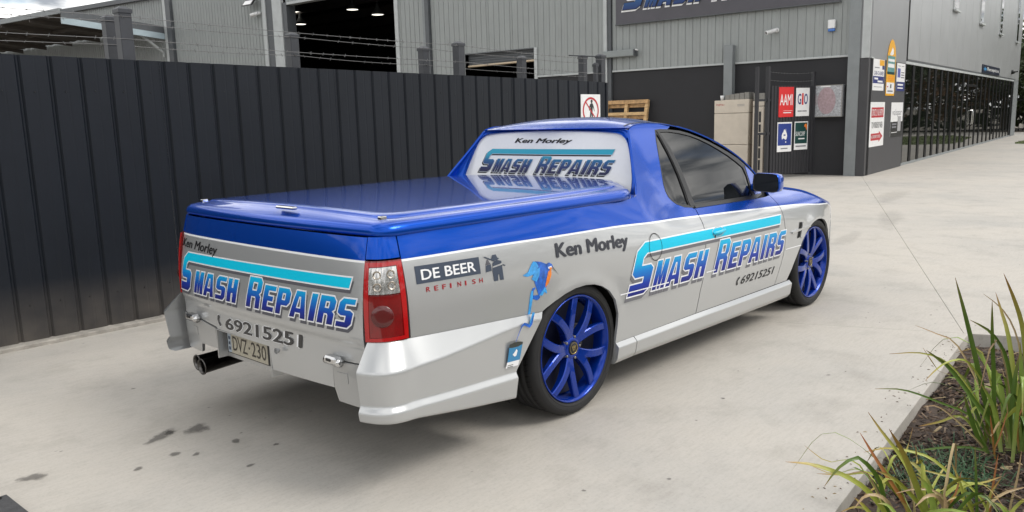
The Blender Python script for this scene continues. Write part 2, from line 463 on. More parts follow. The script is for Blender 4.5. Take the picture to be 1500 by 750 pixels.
def stain_mat(name, col, amount, rough):
    m = bpy.data.materials.new(name); m.use_nodes = True; t = m.node_tree; p = t.nodes['Principled BSDF']; L = t.links
    p.inputs['Base Color'].default_value = (*col, 1); p.inputs['Roughness'].default_value = rough
    u = t.nodes.new('ShaderNodeUVMap'); s = t.nodes.new('ShaderNodeSeparateXYZ'); L.new(u.outputs[0], s.inputs[0])
    co = t.nodes.new('ShaderNodeTexCoord'); n = t.nodes.new('ShaderNodeTexNoise'); n.inputs['Scale'].default_value = 28; n.inputs['Detail'].default_value = 6; L.new(co.outputs['Object'], n.inputs['Vector'])
    ad = t.nodes.new('ShaderNodeMath'); ad.operation = 'ADD'; L.new(s.outputs[0], ad.inputs[0]); L.new(n.outputs['Fac'], ad.inputs[1])
    mr = t.nodes.new('ShaderNodeMapRange'); mr.inputs['From Min'].default_value = .55; mr.inputs['From Max'].default_value = 1.0; mr.inputs['To Max'].default_value = amount; L.new(ad.outputs[0], mr.inputs[0]); L.new(mr.outputs[0], p.inputs['Alpha'])
    return m
STAIN = stain_mat('oil stain', (.14, .13, .12), .55, .6)
SCUFF = stain_mat('tyre scuff', (.30, .285, .265), .14, .8)
RUST = stain_mat('rust tint', (.34, .24, .14), .30, .85)
# ground: one earth sheet to the horizon, concrete slabs on top
mb = MB(); mb.add([(-600, -600, -.16), (900, -600, -.16), (900, 600, -.16), (-600, 600, -.16)], [(0, 1, 2, 3)])
tag(mb.build('ground', EARTH), kind='structure')

def clip(poly, P, n):
    """part of a polygon on the side of the line through P that n points to"""
    out = []; m = len(poly)
    for i in range(m):
        a = np.array(poly[i]); b = np.array(poly[(i+1) % m]); da = (a-P)@n; db = (b-P)@n
        if da >= 0: out.append(a)
        if da*db < 0: out.append(a+(b-a)*da/(da-db))
    return out
BEDC = np.array([2.70, -2.02])                               # corner of the garden bed
L1 = np.array([-2.95, -.245]); L1 /= np.linalg.norm(L1)      # left kerb of the bed, towards the camera
N1 = np.array([L1[1], -L1[0]]);  N1 = N1 if N1[1] > 0 else -N1
L2 = np.array([.13, -1.0]); L2 /= np.linalg.norm(L2)         # far kerb of the bed
N2 = np.array([-L2[1], L2[0]]); N2 = N2 if N2[0] > 0 else -N2
JD = np.array([.928, .371]); JD /= np.linalg.norm(JD)         # direction of the long joint
JN = np.array([-JD[1], JD[0]])
JC = BEDC+np.array([.04, .03])
drive = bpy.data.objects.new('driveway', None); COL.objects.link(drive); drive['kind'] = 'structure'
def slab(u0, u1, v0, v1, clips=()):
    g = .0006
    p = [JC+JD*a+JN*b for a, b in ((u0+g, v0+g), (u1-g, v0+g), (u1-g, v1-g), (u0+g, v1-g))]
    for P, n in clips: p = clip(p, P, n)
    if len(p) < 3: return
    c = np.mean(p, 0)
    mb = MB()
    bev = [np.array(q)+(c-q)/np.linalg.norm(c-q)*.0022 for q in p]
    n = len(p)
    V = [(*q, -.20) for q in p]+[(*q, -.004) for q in p]+[(*q, 0.) for q in bev]
    F = [(i, (i+1) % n, n+(i+1) % n, n+i) for i in range(n)]+[(n+i, n+(i+1) % n, 2*n+(i+1) % n, 2*n+i) for i in range(n)]+[tuple(range(2*n, 3*n))]
    mb.add(V, F)
    mb.build('slab', CONC, drive)
J3 = 3.95
slab(-16, 0, -6, 14, [(BEDC, N1)])
us = [0, J3, 7.9, 13.2, 19.0, 25.0, 31.5, 38.0, 46.0]
for a, b in zip(us, us[1:]):
    slab(a, b, 0, 16, [])
    slab(a, b, -7 if a > 10 else -5.2, 0, [])
    slab(a, b, -16, -7 if a > 10 else -5.2, [(BEDC, N2)] if a < 10 else [])
# stains and scuffs lying on the concrete
def blob(name, x, y, rx, ry, ang, m, seed, h=.0025, n=36):
    r = random.Random(seed); ph = [r.uniform(0, 6.28) for _ in range(4)]; P = []
    for k in range(n):
        t = 2*math.pi*k/n; q = 1.25+.16*math.sin(2*t+ph[0])+.12*math.sin(3*t+ph[1])+.06*math.sin(5*t+ph[2])
        a, b = rx*q*math.cos(t), ry*q*math.sin(t); P.append((x+a*math.cos(ang)-b*math.sin(ang), y+a*math.sin(ang)+b*math.cos(ang), h))
    V, F = P+[(x, y, h)], [(k, (k+1) % n, n) for k in range(n)]
    link(name, mesh_of(name, V, F, uv=[(0, 0)]*n+[(1, 0)]), m, drive)
for i, (x, y, rx, ry) in enumerate([(-1.345, .47, .065, .05), (-1.50, .52, .085, .04), (-1.46, .53, .03, .02), (-1.30, .17, .03, .02), (-1.56, .25, .02, .028), (-1.50, .17, .014, .02), (-1.74, .22, .018, .02), (-2.08, .50, .05, .04), (-1.40, -.14, .018, .014), (-1.20, -.02, .014, .012)]):
    blob('oil_stain', x, y, rx, ry, .4*i, STAIN, i)
r4 = random.Random(77)
for i in range(34):
    x, y = r4.uniform(-1.9, 9), r4.uniform(-2.0, 2.0)
    if x < 3.6 and abs(y) < 1: y = -1.05-r4.uniform(0, .8)
    q = r4.uniform(.003, .009); blob('oil_stain', x, y, q*r4.uniform(.8, 1.8), q, r4.uniform(0, 3), STAIN, 200+i)
for i, (x, y, rx, ry, an) in enumerate([(6.4, .1, .6, .10, .2), (8.5, .3, .9, .16, .3), (11.5, 1.2, 1.0, .2, .1)]):
    blob('tyre_scuff', x, y, rx, ry, an, SCUFF, 300+i, .0021)
# kerb strip under the fence
mb = MB(); mb.cbox(-9, 5.75, 2.87, 3.02, -.05, .030, .006)
tag(mb.build('kerb', KERB), kind='structure')

# ---------------------------------------------------------------- steel sheet fence
FDARK = mat('fence charcoal', (.0078, .0103, .0155), .42, .0, var=.12, vscale=2.2, spec=.3, bump=.05, bscale=4)
def dusty(m, top, col, amount):
    """splashed dust low on a wall"""
    t = m.node_tree; p = t.nodes['Principled BSDF']; L = t.links
    g = t.nodes.new('ShaderNodeNewGeometry'); s = t.nodes.new('ShaderNodeSeparateXYZ'); L.new(g.outputs['Position'], s.inputs[0])
    n = t.nodes.new('ShaderNodeTexNoise'); n.inputs['Scale'].default_value = 5; n.inputs['Detail'].default_value = 8; L.new(g.outputs['Position'], n.inputs['Vector'])
    mr = t.nodes.new('ShaderNodeMapRange'); mr.inputs['From Min'].default_value = top; mr.inputs['From Max'].default_value = 0; L.new(s.outputs[2], mr.inputs[0])
    mu = t.nodes.new('ShaderNodeMath'); mu.operation = 'MULTIPLY'; L.new(mr.outputs[0], mu.inputs[0]); L.new(n.outputs['Fac'], mu.inputs[1])
    m2 = t.nodes.new('ShaderNodeMath'); m2.operation = 'MULTIPLY'; L.new(mu.outputs[0], m2.inputs[0]); m2.inputs[1].default_value = amount; m2.use_clamp = True
    mx_ = t.nodes.new('ShaderNodeMix'); mx_.data_type = 'RGBA'; L.new(m2.outputs[0], mx_.inputs[0])
    src = p.inputs['Base Color'].links[0].from_socket if p.inputs['Base Color'].links else None
    if src: L.new(src, mx_.inputs[6])
    else: mx_.inputs[6].default_value = p.inputs['Base Color'].default_value
    mx_.inputs[7].default_value = (*col, 1); L.new(mx_.outputs[2], p.inputs['Base Color'])
dusty(FDARK, .45, (.12, .105, .09), 1.0)
FPOST = mat('post charcoal', (.035, .038, .045), .5, var=.15, vscale=8)
GALV = mat('galvanised wire', (.20, .20, .20), .5, .8)
FY = 2.955
fence = thing('sheet_fence', 'tall charcoal ribbed steel fence topped with barbed wire beside the ute', 'fence', (2, FY, 0))
ftop = lambda x: 2.006-.0128*(x+1)
def fence_sheet(x0, n):
    """one ribbed sheet of n pans, 0.2 m pitch"""
    prof = []
    for k in range(n):
        a = x0+.2*k
        prof += [(a, 0), (a+.012, .0), (a+.027, .017), (a+.036, .017), (a+.051, 0), (a+.128, 0), (a+.133, .0011), (a+.139, .0011), (a+.144, 0)]
    prof.append((x0+.2*n, 0))
    V = []; 
    for x, d in prof: V += [(x, FY+d, .022), (x, FY+d, ftop(x))]
    F = [(2*i, 2*i+1, 2*i+3, 2*i+2) for i in range(len(prof)-1)]
    # back skin so that the sheet has thickness
    k = len(V); V += [(x, y+.003, z) for x, y, z in V]; F += [tuple(q+k for q in f[::-1]) for f in F]
    F += [(2*i+1, k+2*i+1, k+2*i+3, 2*i+3) for i in range(len(prof)-1)]
    jit = rnd.uniform(-.0025, .0025)
    V = [(x, y+jit, z) for x, y, z in V]
    return link('fence_sheet', mesh_of('fence_sheet', V, F), FDARK, fence)
X0 = -.988-.041
x = X0-.2*36
while x < 5.5:
    n = 4 if x+.8 < 5.6 else int((5.6-x)/.2+.01)
    if n < 1: break
    fence_sheet(x, n); x += .2*n
mb = MB()
for k in range(-36, 33):
    xs_ = X0+.2*k+.115
    if xs_ > 5.5: break
    for z in (1.764, .28): mb.lathe([(0, -.004), (.004, -.004), (.0055, -.0005), (.0055, .002)], (xs_, FY, z+rnd.uniform(-.006, .006)), (0, 1, 0), 6, smooth=False)
o = mb.build('fence_screws', TRIMB, fence); o['kind'] = 'stuff'
mb = MB(); mb.box(-8.2, 5.58, FY+.04, FY+.08, 1.74, 1.79); mb.box(-8.2, 5.58, FY+.04, FY+.08, .26, .31)
for nm in ('fence_rail',): mb.build(nm, FPOST, fence)
mb = MB(); mb.cbox(5.572, 5.612, FY-.012, FY+.05, .02, 1.915, .004); mb.build('end_cap', FDARK, fence)
def post(x, y, top, w=.094):
    mb = MB(); mb.cbox(x-w/2, x+w/2, y-w/2, y+w/2, 0, top-.03, .004)
    p = mb.build('post', FPOST, fence)
    mb = MB(); h = w/2+.006
    V = [(x-h, y-h, top-.05), (x+h, y-h, top-.05), (x+h, y+h, top-.05), (x-h, y+h, top-.05), (x-h, y-h, top-.022), (x+h, y-h, top-.022), (x+h, y+h, top-.022), (x-h, y+h, top-.022), (x-h*.4, y-h*.4, top), (x+h*.4, y-h*.4, top), (x+h*.4, y+h*.4, top), (x-h*.4, y+h*.4, top)]
    mb.add(V, [(0, 1, 5, 4), (1, 2, 6, 5), (2, 3, 7, 6), (3, 0, 4, 7), (4, 5, 9, 8), (5, 6, 10, 9), (6, 7, 11, 10), (7, 4, 8, 11), (8, 9, 10, 11)])
    mb.build('post_cap', FPOST, p)
PA, PB_ = 3.06, 3.42
for x, t in ((-7.5, 2.45), (-3.95, 2.43), (-.42, 2.395), (3.06, 2.315), (5.61, 2.285)): post(x, PA, t)
for x, t in ((-6.9, 2.43), (-3.6, 2.42), (-.38, 2.375), (1.26, 2.335), (2.88, 2.285), (4.47, 2.245), (5.70, 2.30)): post(x, PB_, t, .088)
post(5.50, PA, 2.17, .05)
mb = MB(); mb.tube([(5.25, 3.30, 2.27), (5.61, 3.06, 2.25)], .008, 5); mb.build('gate_stay', FPOST, fence)
def barbed(pts, name='barbed_wire', parent=None, step=.125, r=.0022):
    mb = MB(); P = [np.array(p, float) for p in pts]
    mb.tube(P, r, 4, cap=False)
    for a, b in zip(P, P[1:]):
        d = b-a; L = np.linalg.norm(d); d /= L; k = step*rnd.uniform(.3, .9)
        while k < L:
            c = a+d*k
            for q in range(2):
                t = rnd.uniform(0, 6.28); s = np.array([d[0]*.4, .3*math.sin(t), math.cos(t)])*.016; mb.tube([c-s, c+s], r*.8, 3, cap=False)
            k += step*rnd.uniform(.85, 1.15)
    return mb.build(name, GALV, parent)
def sag(x0, x1, y, z0, z1, s): return [(x0+(x1-x0)*t, y, z0+(z1-z0)*t-s*4*t*(1-t)) for t in np.linspace(0, 1, 9)]
for y, xs_, zs_ in ((PA, (-7.5, -3.95, -.42, 3.06, 5.61), ((2.36, 2.35, 2.318, 2.268, 2.21), (2.20, 2.19, 2.155, 2.098, 2.03))),
                    (PB_, (-6.9, -3.6, -.38, 1.26, 2.88, 4.47, 5.70), ((2.36, 2.35, 2.325, 2.29, 2.258, 2.215, 2.19), (2.17, 2.16, 2.145, 2.125, 2.085, 2.04, 2.02)))):
    for zz2 in zs_:
        for i in range(len(xs_)-1): barbed(sag(xs_[i], xs_[i+1], y-.05, zz2[i], zz2[i+1], rnd.uniform(.006, .018)), parent=fence)

# no-entry sign on the fence
SIGNW = mat('sign white', (.74, .74, .74), .4, var=.06, vscale=12)
SRED = mat('sign red', (.45, .02, .03), .4)
SBLK = mat('sign black', (.012, .012, .014), .4)
SBLUE = mat('sign blue', (.012, .035, .22), .35)
SNAVY = mat('sign navy', (.02, .03, .16), .4)
SGRN = mat('sign dark green', (.004, .045, .04), .35)
SYEL = mat('sign yellow', (.72, .36, .02), .4, var=.15, vscale=20)
SORG = mat('sign orange', (.75, .18, .02), .4)
SGREY = mat('sign print grey', (.18, .18, .20), .5)
SRED2 = mat('sign bright red', (.62, .018, .02), .35)
def sign_frame(name, label, cat, fr, w, h, m=None, th=.006, outline=None, group=None, origin=None):
    """fr(a,b,d): a right, b up, d out of the face"""
    mb = MB()
    if outline is None: outline = [(0, 0), (w, 0), (w, h), (0, h)]
    mb.prism([fr(a, b, 0) for a, b in outline], np.array(fr(0, 0, th))-np.array(fr(0, 0, 0)))
    o = mb.build(name, m or SIGNW, None, origin=fr(w/2, 0, 0)); tag(o, label, cat, group)
    O = np.array(fr(0, 0, th)); return o, plane_surf(O, np.array(fr(1, 0, 0))-np.array(fr(0, 0, 0)), np.array(fr(0, 1, 0))-np.array(fr(0, 0, 0)))
fr = lambda a, b, d: (5.03+a, FY-.006-d, 1.36+b)
so, sp_ = sign_frame('prohibition_sign', 'white no pedestrians sign with red ring on the charcoal fence', 'sign', fr, .405, .405)
def circ(cx_, cy_, r, n=40): return [(cx_+r*math.cos(2*math.pi*k/n), cy_+r*math.sin(2*math.pi*k/n)) for k in range(n)]
def poly_holes(name, loops, surf, parent, m, layer=.001):
    V, F = polyfill(loops); return stick(name, V, F, surf, parent, m, layer)
poly_stick('walking_figure', [(.175, .075), (.20, .075), (.212, .17), (.226, .075), (.25, .075), (.240, .19), (.246, .25), (.262, .22), (.275, .19), (.283, .196), (.268, .245), (.245, .290), (.222, .297), (.19, .285), (.166, .245), (.168, .20), (.178, .20), (.180, .235), (.193, .252), (.19, .18)], sp_, so, SBLK, .001)
poly_stick('figure_head', circ(.221, .318, .022, 16), sp_, so, SBLK, .001)
poly_holes('red_ring', [circ(.2025, .2025, .168), circ(.2025, .2025, .143)[::-1]], sp_, so, SRED, .002)
poly_stick('red_slash', [(.095, .300), (.108, .313), (.311, .105), (.298, .092)][::-1], sp_, so, SRED, .0016)

# ---------------------------------------------------------------- workshop building
TH = R_(5.0)
E1 = np.array([math.cos(TH), math.sin(TH), 0]); E2 = np.array([-math.sin(TH), math.cos(TH), 0]); OB = np.array([15.72, 3.17, 0])
def FW_(s, d, z): return tuple(OB+E2*s-E1*d+np.array([0, 0, z]))       # front wall: s leftwards, d outwards
def RW_(t, d, z): return tuple(OB+E1*t-E2*d+np.array([0, 0, z]))       # reception wall: t away, d outwards
CLAD = mat('wall sheeting grey', (.295, .312, .308), .5, .10, var=.07, vscale=1.2)
CLADL = mat('light flashing', (.45, .47, .47), .5, .1, var=.1, vscale=3)
TRIMG = mat('dark grey trim', (.085, .092, .10), .5, var=.12, vscale=5)
COLG = mat('column grey', (.215, .232, .238), .5, var=.1, vscale=3)
BASED = mat('dark precast wall', (.017, .017, .020), .7, var=.15, vscale=2.5, bump=.1, bscale=30)
PANELG = mat('smooth grey panel', (.23, .236, .243), .42, .0, var=.06, vscale=1.5)
PANELD = mat('charcoal render', (.048, .048, .052), .55, var=.12, vscale=3)
ZINC = mat('zinc panel', (.36, .37, .375), .42, .25, var=.06, vscale=1.4)
INSIDE = mat('workshop interior', (.030, .026, .025), .8, var=.3, vscale=1.5)
shop = thing('workshop', 'grey metal clad workshop with open roller doors behind the fence', 'building', FW_(7, 0, 0))
_sheet_cache = {}
def wall_sheet(s0, w, z0, z1, top_slope=0.0):
    """ribbed wall sheet, ribs every 0.2 m"""
    key = (round(w, 3), round(z0, 3), round(z1, 3), top_slope)
    if key not in _sheet_cache:
        pr = []; k = 0
        while k*.2 < w-1e-6:
            a = k*.2
            pr += [(a, 0), (a+.006, .020), (a+.026, .020), (a+.034, 0)]
            if w-a > .15: pr += [(a+.098, 0), (a+.102, .004), (a+.112, .004), (a+.116, 0)]
            k += 1
        pr = [p for p in pr if p[0] < w-.002]+[(w, 0)]
        V = []
        for a, d in pr: V += [(a, -d, z0), (a, -d, z1+top_slope*a)]
        F = [(2*i, 2*i+1, 2*i+3, 2*i+2) for i in range(len(pr)-1)]
        _sheet_cache[key] = mesh_of('cladding_sheet', V, F)
        _sheet_cache[key].materials.append(CLAD)
    o = bpy.data.objects.new('cladding_sheet', _sheet_cache[key]); COL.objects.link(o); o.parent = shop
    # local x runs along +E2 (leftwards), local -y is outwards (-E1): a mirrored frame
    o.matrix_parent_inverse = Matrix.Translation(-Vector(BASE[shop.name]))
    M = Matrix(((E2[0], E1[0], 0, 0), (E2[1], E1[1], 0, 0), (0, 0, 1, 0), (0, 0, 0, 1)))
    P = FW_(s0, .0, 0)
    o.matrix_basis = Matrix.Translation(Vector(P))@M
    return o
def sheets(s0, s1, z0, z1, w=.8, slope=0):
    s = s0
    while s < s1-.01:
        ww = min(w, s1-s); wall_sheet(s, ww, z0, z1+slope*(s-s0), slope); s += ww
sheets(.38, 6.50, 2.70, 7.0); sheets(6.74, 9.06, 2.70, 7.0); sheets(9.06, 11.72, 3.49, 7.0, .8867); sheets(11.72, 13.08, .2, 7.0); sheets(13.40, 14.50, .2, 7.0)
sheets(14.50, 20.3, 5.93, 7.0); sheets(21.62, 27.9, .2, 7.0); sheets(28.55, 47.0, .2, 7.02, .8, .0255)
def shop_box(name, s0, s1, d0, d1, z0, z1, m, c=.004):
    mb = MB(); mb.cbox(s0, s1, d0, d1, z0, z1, c, fr=FW_); return mb.build(name, m, shop)
# flashing and base walls
shop_box('flashing', .38, 3.05, -.02, .035, 2.655, 2.70, CLADL); shop_box('flashing', 3.29, 6.5, -.02, .035, 2.655, 2.70, CLADL); shop_box('flashing', 6.74, 9.0, -.02, .035, 2.655, 2.70, CLADL)
shop_box('base_wall', .135, 8.98, -.20, -.01, 0, 2.66, BASED)
shop_box('corner_base', -.055, .130, -.20, .012, 0, 2.60, BASED)
shop_box('corner_panel', -.060, .130, -.20, .006, 2.62, 7.0, PANELG)
shop_box('corner_flashing', -.085, .135, -.20, .016, 2.595, 2.625, CLADL)
shop_box('column', .135, .385, -.02, .16, 0, 7.0, COLG)
shop_box('stub_column', 3.06, 3.28, -.01, .18, 0, 3.11, COLG)
shop_box('corner_trim', 6.63, 6.735, -.02, .09, .0, 7.0, CLADL); shop_box('downpipe', 6.515, 6.625, -.02, .06, .0, 7.0, TRIMG)
shop_box('downpipe', 13.10, 13.26, -.02, .10, 0, 7.0, TRIMG); shop_box('corner_trim', 13.265, 13.39, -.02, .07, 0, 7.0, COLG)
shop_box('door_jamb', 14.50, 14.66, -.25, .05, 0, 5.93, CLADL); shop_box('door_jamb', 20.20, 20.45, -.35, .06, 0, 5.93, TRIMG); shop_box('door_head', 14.66, 20.20, -.25, .05, 5.84, 5.93, CLADL)
shop_box('pilaster', 20.46, 21.0, -.02, .10, 0, 7.0, CLADL); shop_box('downpipe', 21.0, 21.42, -.02, .06, 0, 7.0, TRIMG); shop_box('corner_trim', 21.42, 21.62, -.02, .10, 0, 7.0, CLADL)
shop_box('corner_trim', 28.28, 28.54, -.02, .10, 0, 7.05, CLADL); shop_box('downpipe', 27.92, 28.27, -.02, .14, 0, 7.0, TRIMG)
shop_box('door_jamb', 8.98, 9.08, -.15, .045, 0, 3.50, CLADL); shop_box('door_head', 9.08, 11.72, -.15, .02, 3.47, 3.50, TRIMG)
# roller shutter curtain partly lowered in the small door, with pale bottom bar
mb = MB()
for k in range(5): mb.cbox(9.1, 11.7, -.16, -.13, 3.13+k*.07, 3.195+k*.07, .006, fr=FW_)
mb.build('shutter', TRIMG, shop)
mb = MB(); mb.tube([FW_(9.12, -.10, 3.15), FW_(11.68, -.10, 3.12)], .035, 8); mb.build('shutter_bar', mat('old brass bar', (.52, .42, .30), .4, .4), shop)
# gutter on the left, roof, interior
mb = MB(); mb.add([FW_(28.55, .18, 7.02), FW_(47, .18, 7.49), FW_(47, .18, 7.68), FW_(28.55, .18, 7.21), FW_(28.55, -.3, 7.02), FW_(47, -.3, 7.49), FW_(47, -.3, 7.68), FW_(28.55, -.3, 7.21)], [(0, 1, 2, 3), (3, 2, 6, 7), (0, 4, 5, 1), (0, 3, 7, 4), (1, 5, 6, 2)])
mb.build('gutter', TRIMG, shop)
mb = MB(); mb.add([FW_(-.05, -.3, 7.02), FW_(28.5, -.3, 7.02), FW_(47, -.3, 7.50), FW_(47, -24, 9.0), FW_(-.05, -24, 8.2)], [(0, 1, 2, 3, 4)])
mb.build('roof', COLG, shop)
mb = MB()
mb.add([FW_(8.9, -.26, .02), FW_(47, -.26, .02), FW_(47, -22, .02), FW_(8.9, -22, .02)], [(0, 1, 2, 3)])
mb.add([FW_(8.9, -22, 0), FW_(47, -22, 0), FW_(47, -22, 8), FW_(8.9, -22, 8)], [(0, 1, 2, 3)])
mb.add([FW_(8.9, -.26, 0), FW_(8.9, -22, 0), FW_(8.9, -22, 8), FW_(8.9, -.26, 8)], [(0, 1, 2, 3)])
mb.add([FW_(47, -.26, 0), FW_(47, -22, 0), FW_(47, -22, 8), FW_(47, -.26, 8)], [(0, 1, 2, 3)])
mb.add([FW_(8.9, -.26, 6.97), FW_(47, -.26, 6.97), FW_(47, -22, 7.6), FW_(8.9, -22, 7.6)], [(0, 1, 2, 3)])
mb.build('interior', INSIDE, shop)
mb = MB()
for k in range(7): mb.box(9, 47, -2-3*k-.1, -2-3*k, 6.5, 6.9, fr=FW_)
mb.build('roof_truss', INSIDE, shop)
LAMP = mat('high bay light', (.9, .9, .8), .5, emit=(1, .95, .82), es=2.2)
for (s, dep, z) in ((26.0, 5, 6.58), (22.28, 5, 6.32), (20.74, 5, 5.96), (25.83, 5, 6.03)):
    t = thing('high_bay_light', {26.0: 'lit round workshop ceiling light at the top left of the open door', 22.28: 'lit round workshop ceiling light highest and middle of the open door', 20.74: 'lit round workshop ceiling light furthest right in the open door', 25.83: 'lit round workshop ceiling light lowest in the open door'}[s], 'ceiling light', FW_(s, -dep, z), 'lights inside the workshop')
    c = FW_(s, -dep, z)
    mb = MB(); mb.lathe([(.05, .45), (.07, .30), (.20, .12), (.27, .0), (.26, -.01)], c, (0, 0, 1), 20); mb.build('lamp_shade', TRIMG, t)
    mb = MB(); mb.lathe([(0, .005), (.25, .005)], c, (0, 0, 1), 20); mb.build('lamp_lens', LAMP, t)
    mb = MB(); mb.tube([(c[0], c[1], z+.4), (c[0], c[1], 7.1)], .012, 5); mb.build('rod', TRIMG, t)
# canopy (skillion awning) on the left
can = thing('canopy', 'open skillion canopy with pale blue edge beam left of the workshop wall', 'canopy', FW_(33, 2, 0))
A0 = np.array(FW_(28.6, .1, 5.76)); A1 = np.array(FW_(28.6, 4.28, 6.11)); B0 = np.array(FW_(47, .1, 5.95)); B1 = np.array(FW_(47, 4.28, 6.42)); up = np.array([0, 0, 1.])
CANU = mat('canopy underside', (.11, .095, .085), .7, var=.25, vscale=1.5)
mb = MB()
nr = 22
V = []; 
for i in range(nr*4+1):
    t = i/(nr*4); d = .03 if (i % 4) in (1, 2) else 0
    V += [tuple(A0+(B0-A0)*t+up*(d-.02)), tuple(A1+(B1-A1)*t+up*(d-.02))]
F = [(2*i, 2*i+1, 2*i+3, 2*i+2) for i in range(nr*4)]
mb.add(V, F); mb.build('canopy_sheet', CANU, can)
def beam(name, a, b, h, w, m, parent):
    a = np.array(a); b = np.array(b); d = b-a; d /= np.linalg.norm(d); s = np.cross(d, up); s /= np.linalg.norm(s); s *= w/2
    mb = MB(); V = [a-s, a+s, b+s, b-s]; V = [v-up*h for v in V]+V
    mb.add(V, [(0, 3, 2, 1), (4, 5, 6, 7), (0, 1, 5, 4), (1, 2, 6, 5), (2, 3, 7, 6), (3, 0, 4, 7)]); return mb.build(name, m, parent)
PALEB = mat('pale blue beam', (.36, .44, .48), .45, var=.1, vscale=3)
beam('barge_board', A0+up*.06, A1+up*.06, .30, .05, TRIMG, can); beam('edge_beam', A0-up*.24, A1-up*.24, .24, .10, PALEB, can)
beam('front_gutter', A1+up*.10, B1+up*.10, .20, .12, COLG, can)
for k in range(1, 7):
    t = k/6.5; beam('rafter', A0+(B0-A0)*t-up*.04, A1+(B1-A1)*t-up*.04, .18, .07, CANU, can)
beam('purlin', A0*.5+A1*.5-up*.05, B0*.5+B1*.5-up*.05, .12, .06, CANU, can)
mb = MB(); mb.tube([FW_(28.75, .10, 4.55), FW_(28.75, .12, 4.75), FW_(28.75, 1.1, 5.45)], .06, 7); mb.build('brace', CLADL, can)
# rooftop unit, pale
mb = MB(); mb.cbox(33.2, 34.4, -6.0, -4.6, 7.5, 9.6, .03, fr=FW_); rv = mb.build('rooftop_vent', mat('pale vent', (.62, .62, .60), .5, var=.08, vscale=3), None, origin=FW_(33.8, -5.3, 7.5)); tag(rv, 'pale boxy vent unit on the workshop roof at far left', 'roof vent')
for s in (33.5, 33.95):
    mb = MB()
    for k in range(4): mb.box(s, s+.35, -4.6, -4.585, 8.1+k*.28, 8.13+k*.28, fr=FW_)
    mb.build('vent_louvre', TRIMG, rv)

# big sign board
PSF = lambda d: plane_surf(FW_(0, d, 0), tuple(-E2), (0, 0, 1))
board = thing('sign_board', 'wide slate board with raised SMASH REPAIRS lettering high on the grey wall', 'sign', FW_(3.5, .1, 3.86))
SLATE = mat('slate board', (.075, .072, .085), .5, var=.08, vscale=4)
mb = MB(); mb.cbox(.62, 6.33, .03, .11, 3.87, 5.35, .006, fr=FW_); mb.build('board', SLATE, board)
# frame strips
mb = MB(); mb.cbox(.60, 6.35, .03, .118, 3.855, 3.88, .003, fr=FW_); mb.build('board_edge', TRIMG, board)
smash(board, [(-6.12, 5.02), (-.95, 5.02), (-.95, 4.225), (-6.12, 4.225)], PSF(.11), .40, None, shadow=(-.010, -.012), ow=.0035, shadow_mat=SIGNW, layers=(.012, .020, .030), outline=SBLK, fill=ramp_mat('sign fade', [(0, (.02, .04, .14)), (.3, (.03, .10, .26)), (.6, (.05, .20, .40)), (.85, (.06, .30, .48))]))

# wall fittings
mb = MB(); mb.cbox(5.76, 6.70, .02, .20, 3.035, 3.205, .015, fr=FW_); awn = mb.build('awning_box', mat('awning casing', (.24, .26, .26), .45, var=.08, vscale=6), None, origin=FW_(6.2, .1, 3.03)); tag(awn, 'long grey casing fixed to the wall above the pallet', 'wall box')
mb = MB(); mb.cbox(5.735, 5.765, .01, .205, 3.03, 3.21, .004, fr=FW_); mb.build('casing_end', TRIMG, awn)
mb = MB(); mb.tube([FW_(5.78, .12, 3.20), FW_(5.62, .22, 3.17)], .018, 8); mb.build('white_pipe', SIGNW, awn)
cam_t = thing('security_camera', 'white bullet security camera on the grey wall below the sign board', 'camera', FW_(2.06, .05, 3.36), 'security cameras')
mb = MB(); mb.lathe([(0, .0), (.05, .0), (.055, .01), (.055, .03), (.03, .05)], FW_(2.04, .02, 3.37), tuple(-E1), 16); mb.build('camera_base', SIGNW, cam_t)
a_ = np.array(FW_(2.05, .10, 3.365)); b_ = np.array(FW_(2.22, .30, 3.30))
mb = MB(); mb.lathe([(0, -.01), (.042, -.01), (.046, .0), (.046, .22), (.05, .225), (.05, .25), (.036, .25)], a_, b_-a_, 18); cb = mb.build('camera_body', SIGNW, cam_t)
mb = MB(); mb.lathe([(0, .24), (.037, .24)], a_, b_-a_, 16); mb.build('camera_lens', SBLK, cam_t)
al = thing('alarm_box', 'white alarm box with blue base near the column', 'alarm box', FW_(.79, .05, 3.24))
mb = MB(); mb.cbox(.71, .87, .02, .09, 3.30, 3.49, .012, fr=FW_); mb.build('alarm_cover', SIGNW, al)
mb = MB(); mb.cbox(.715, .865, .02, .085, 3.235, 3.298, .012, fr=FW_); mb.build('strobe', mat('blue lens', (.01, .12, .45), .2, coat=.6), al)
fl_ = thing('floodlight', 'black framed floodlight high on the left workshop wall', 'floodlight', FW_(22.1, .2, 6.0))
mb = MB(); mb.cbox(21.85, 22.45, .15, .22, 5.98, 6.22, .01, fr=lambda s, d, z: FW_(s, d+(6.22-z)*.8, z)); mb.build('lamp_frame', TRIMB, fl_)
mb = MB(); mb.box(21.91, 22.39, .222, .228, 6.02, 6.18, fr=lambda s, d, z: FW_(s, d+(6.22-z)*.8, z)); mb.build('lamp_glass', SIGNW, fl_)
mb = MB(); mb.tube([FW_(22.0, .02, 6.25), FW_(22.0, .2, 6.15)], .03, 6); mb.build('bracket', TRIMB, fl_)
c2 = thing('security_camera', 'small white security camera under the floodlight on the left wall', 'camera', FW_(22.0, .1, 5.65), 'security cameras')
mb = MB(); mb.lathe([(0, 0), (.06, 0), (.06, .1), (.03, .12)], FW_(21.85, .0, 5.70), tuple(-E1), 12); mb.build('camera_base', SIGNW, c2)
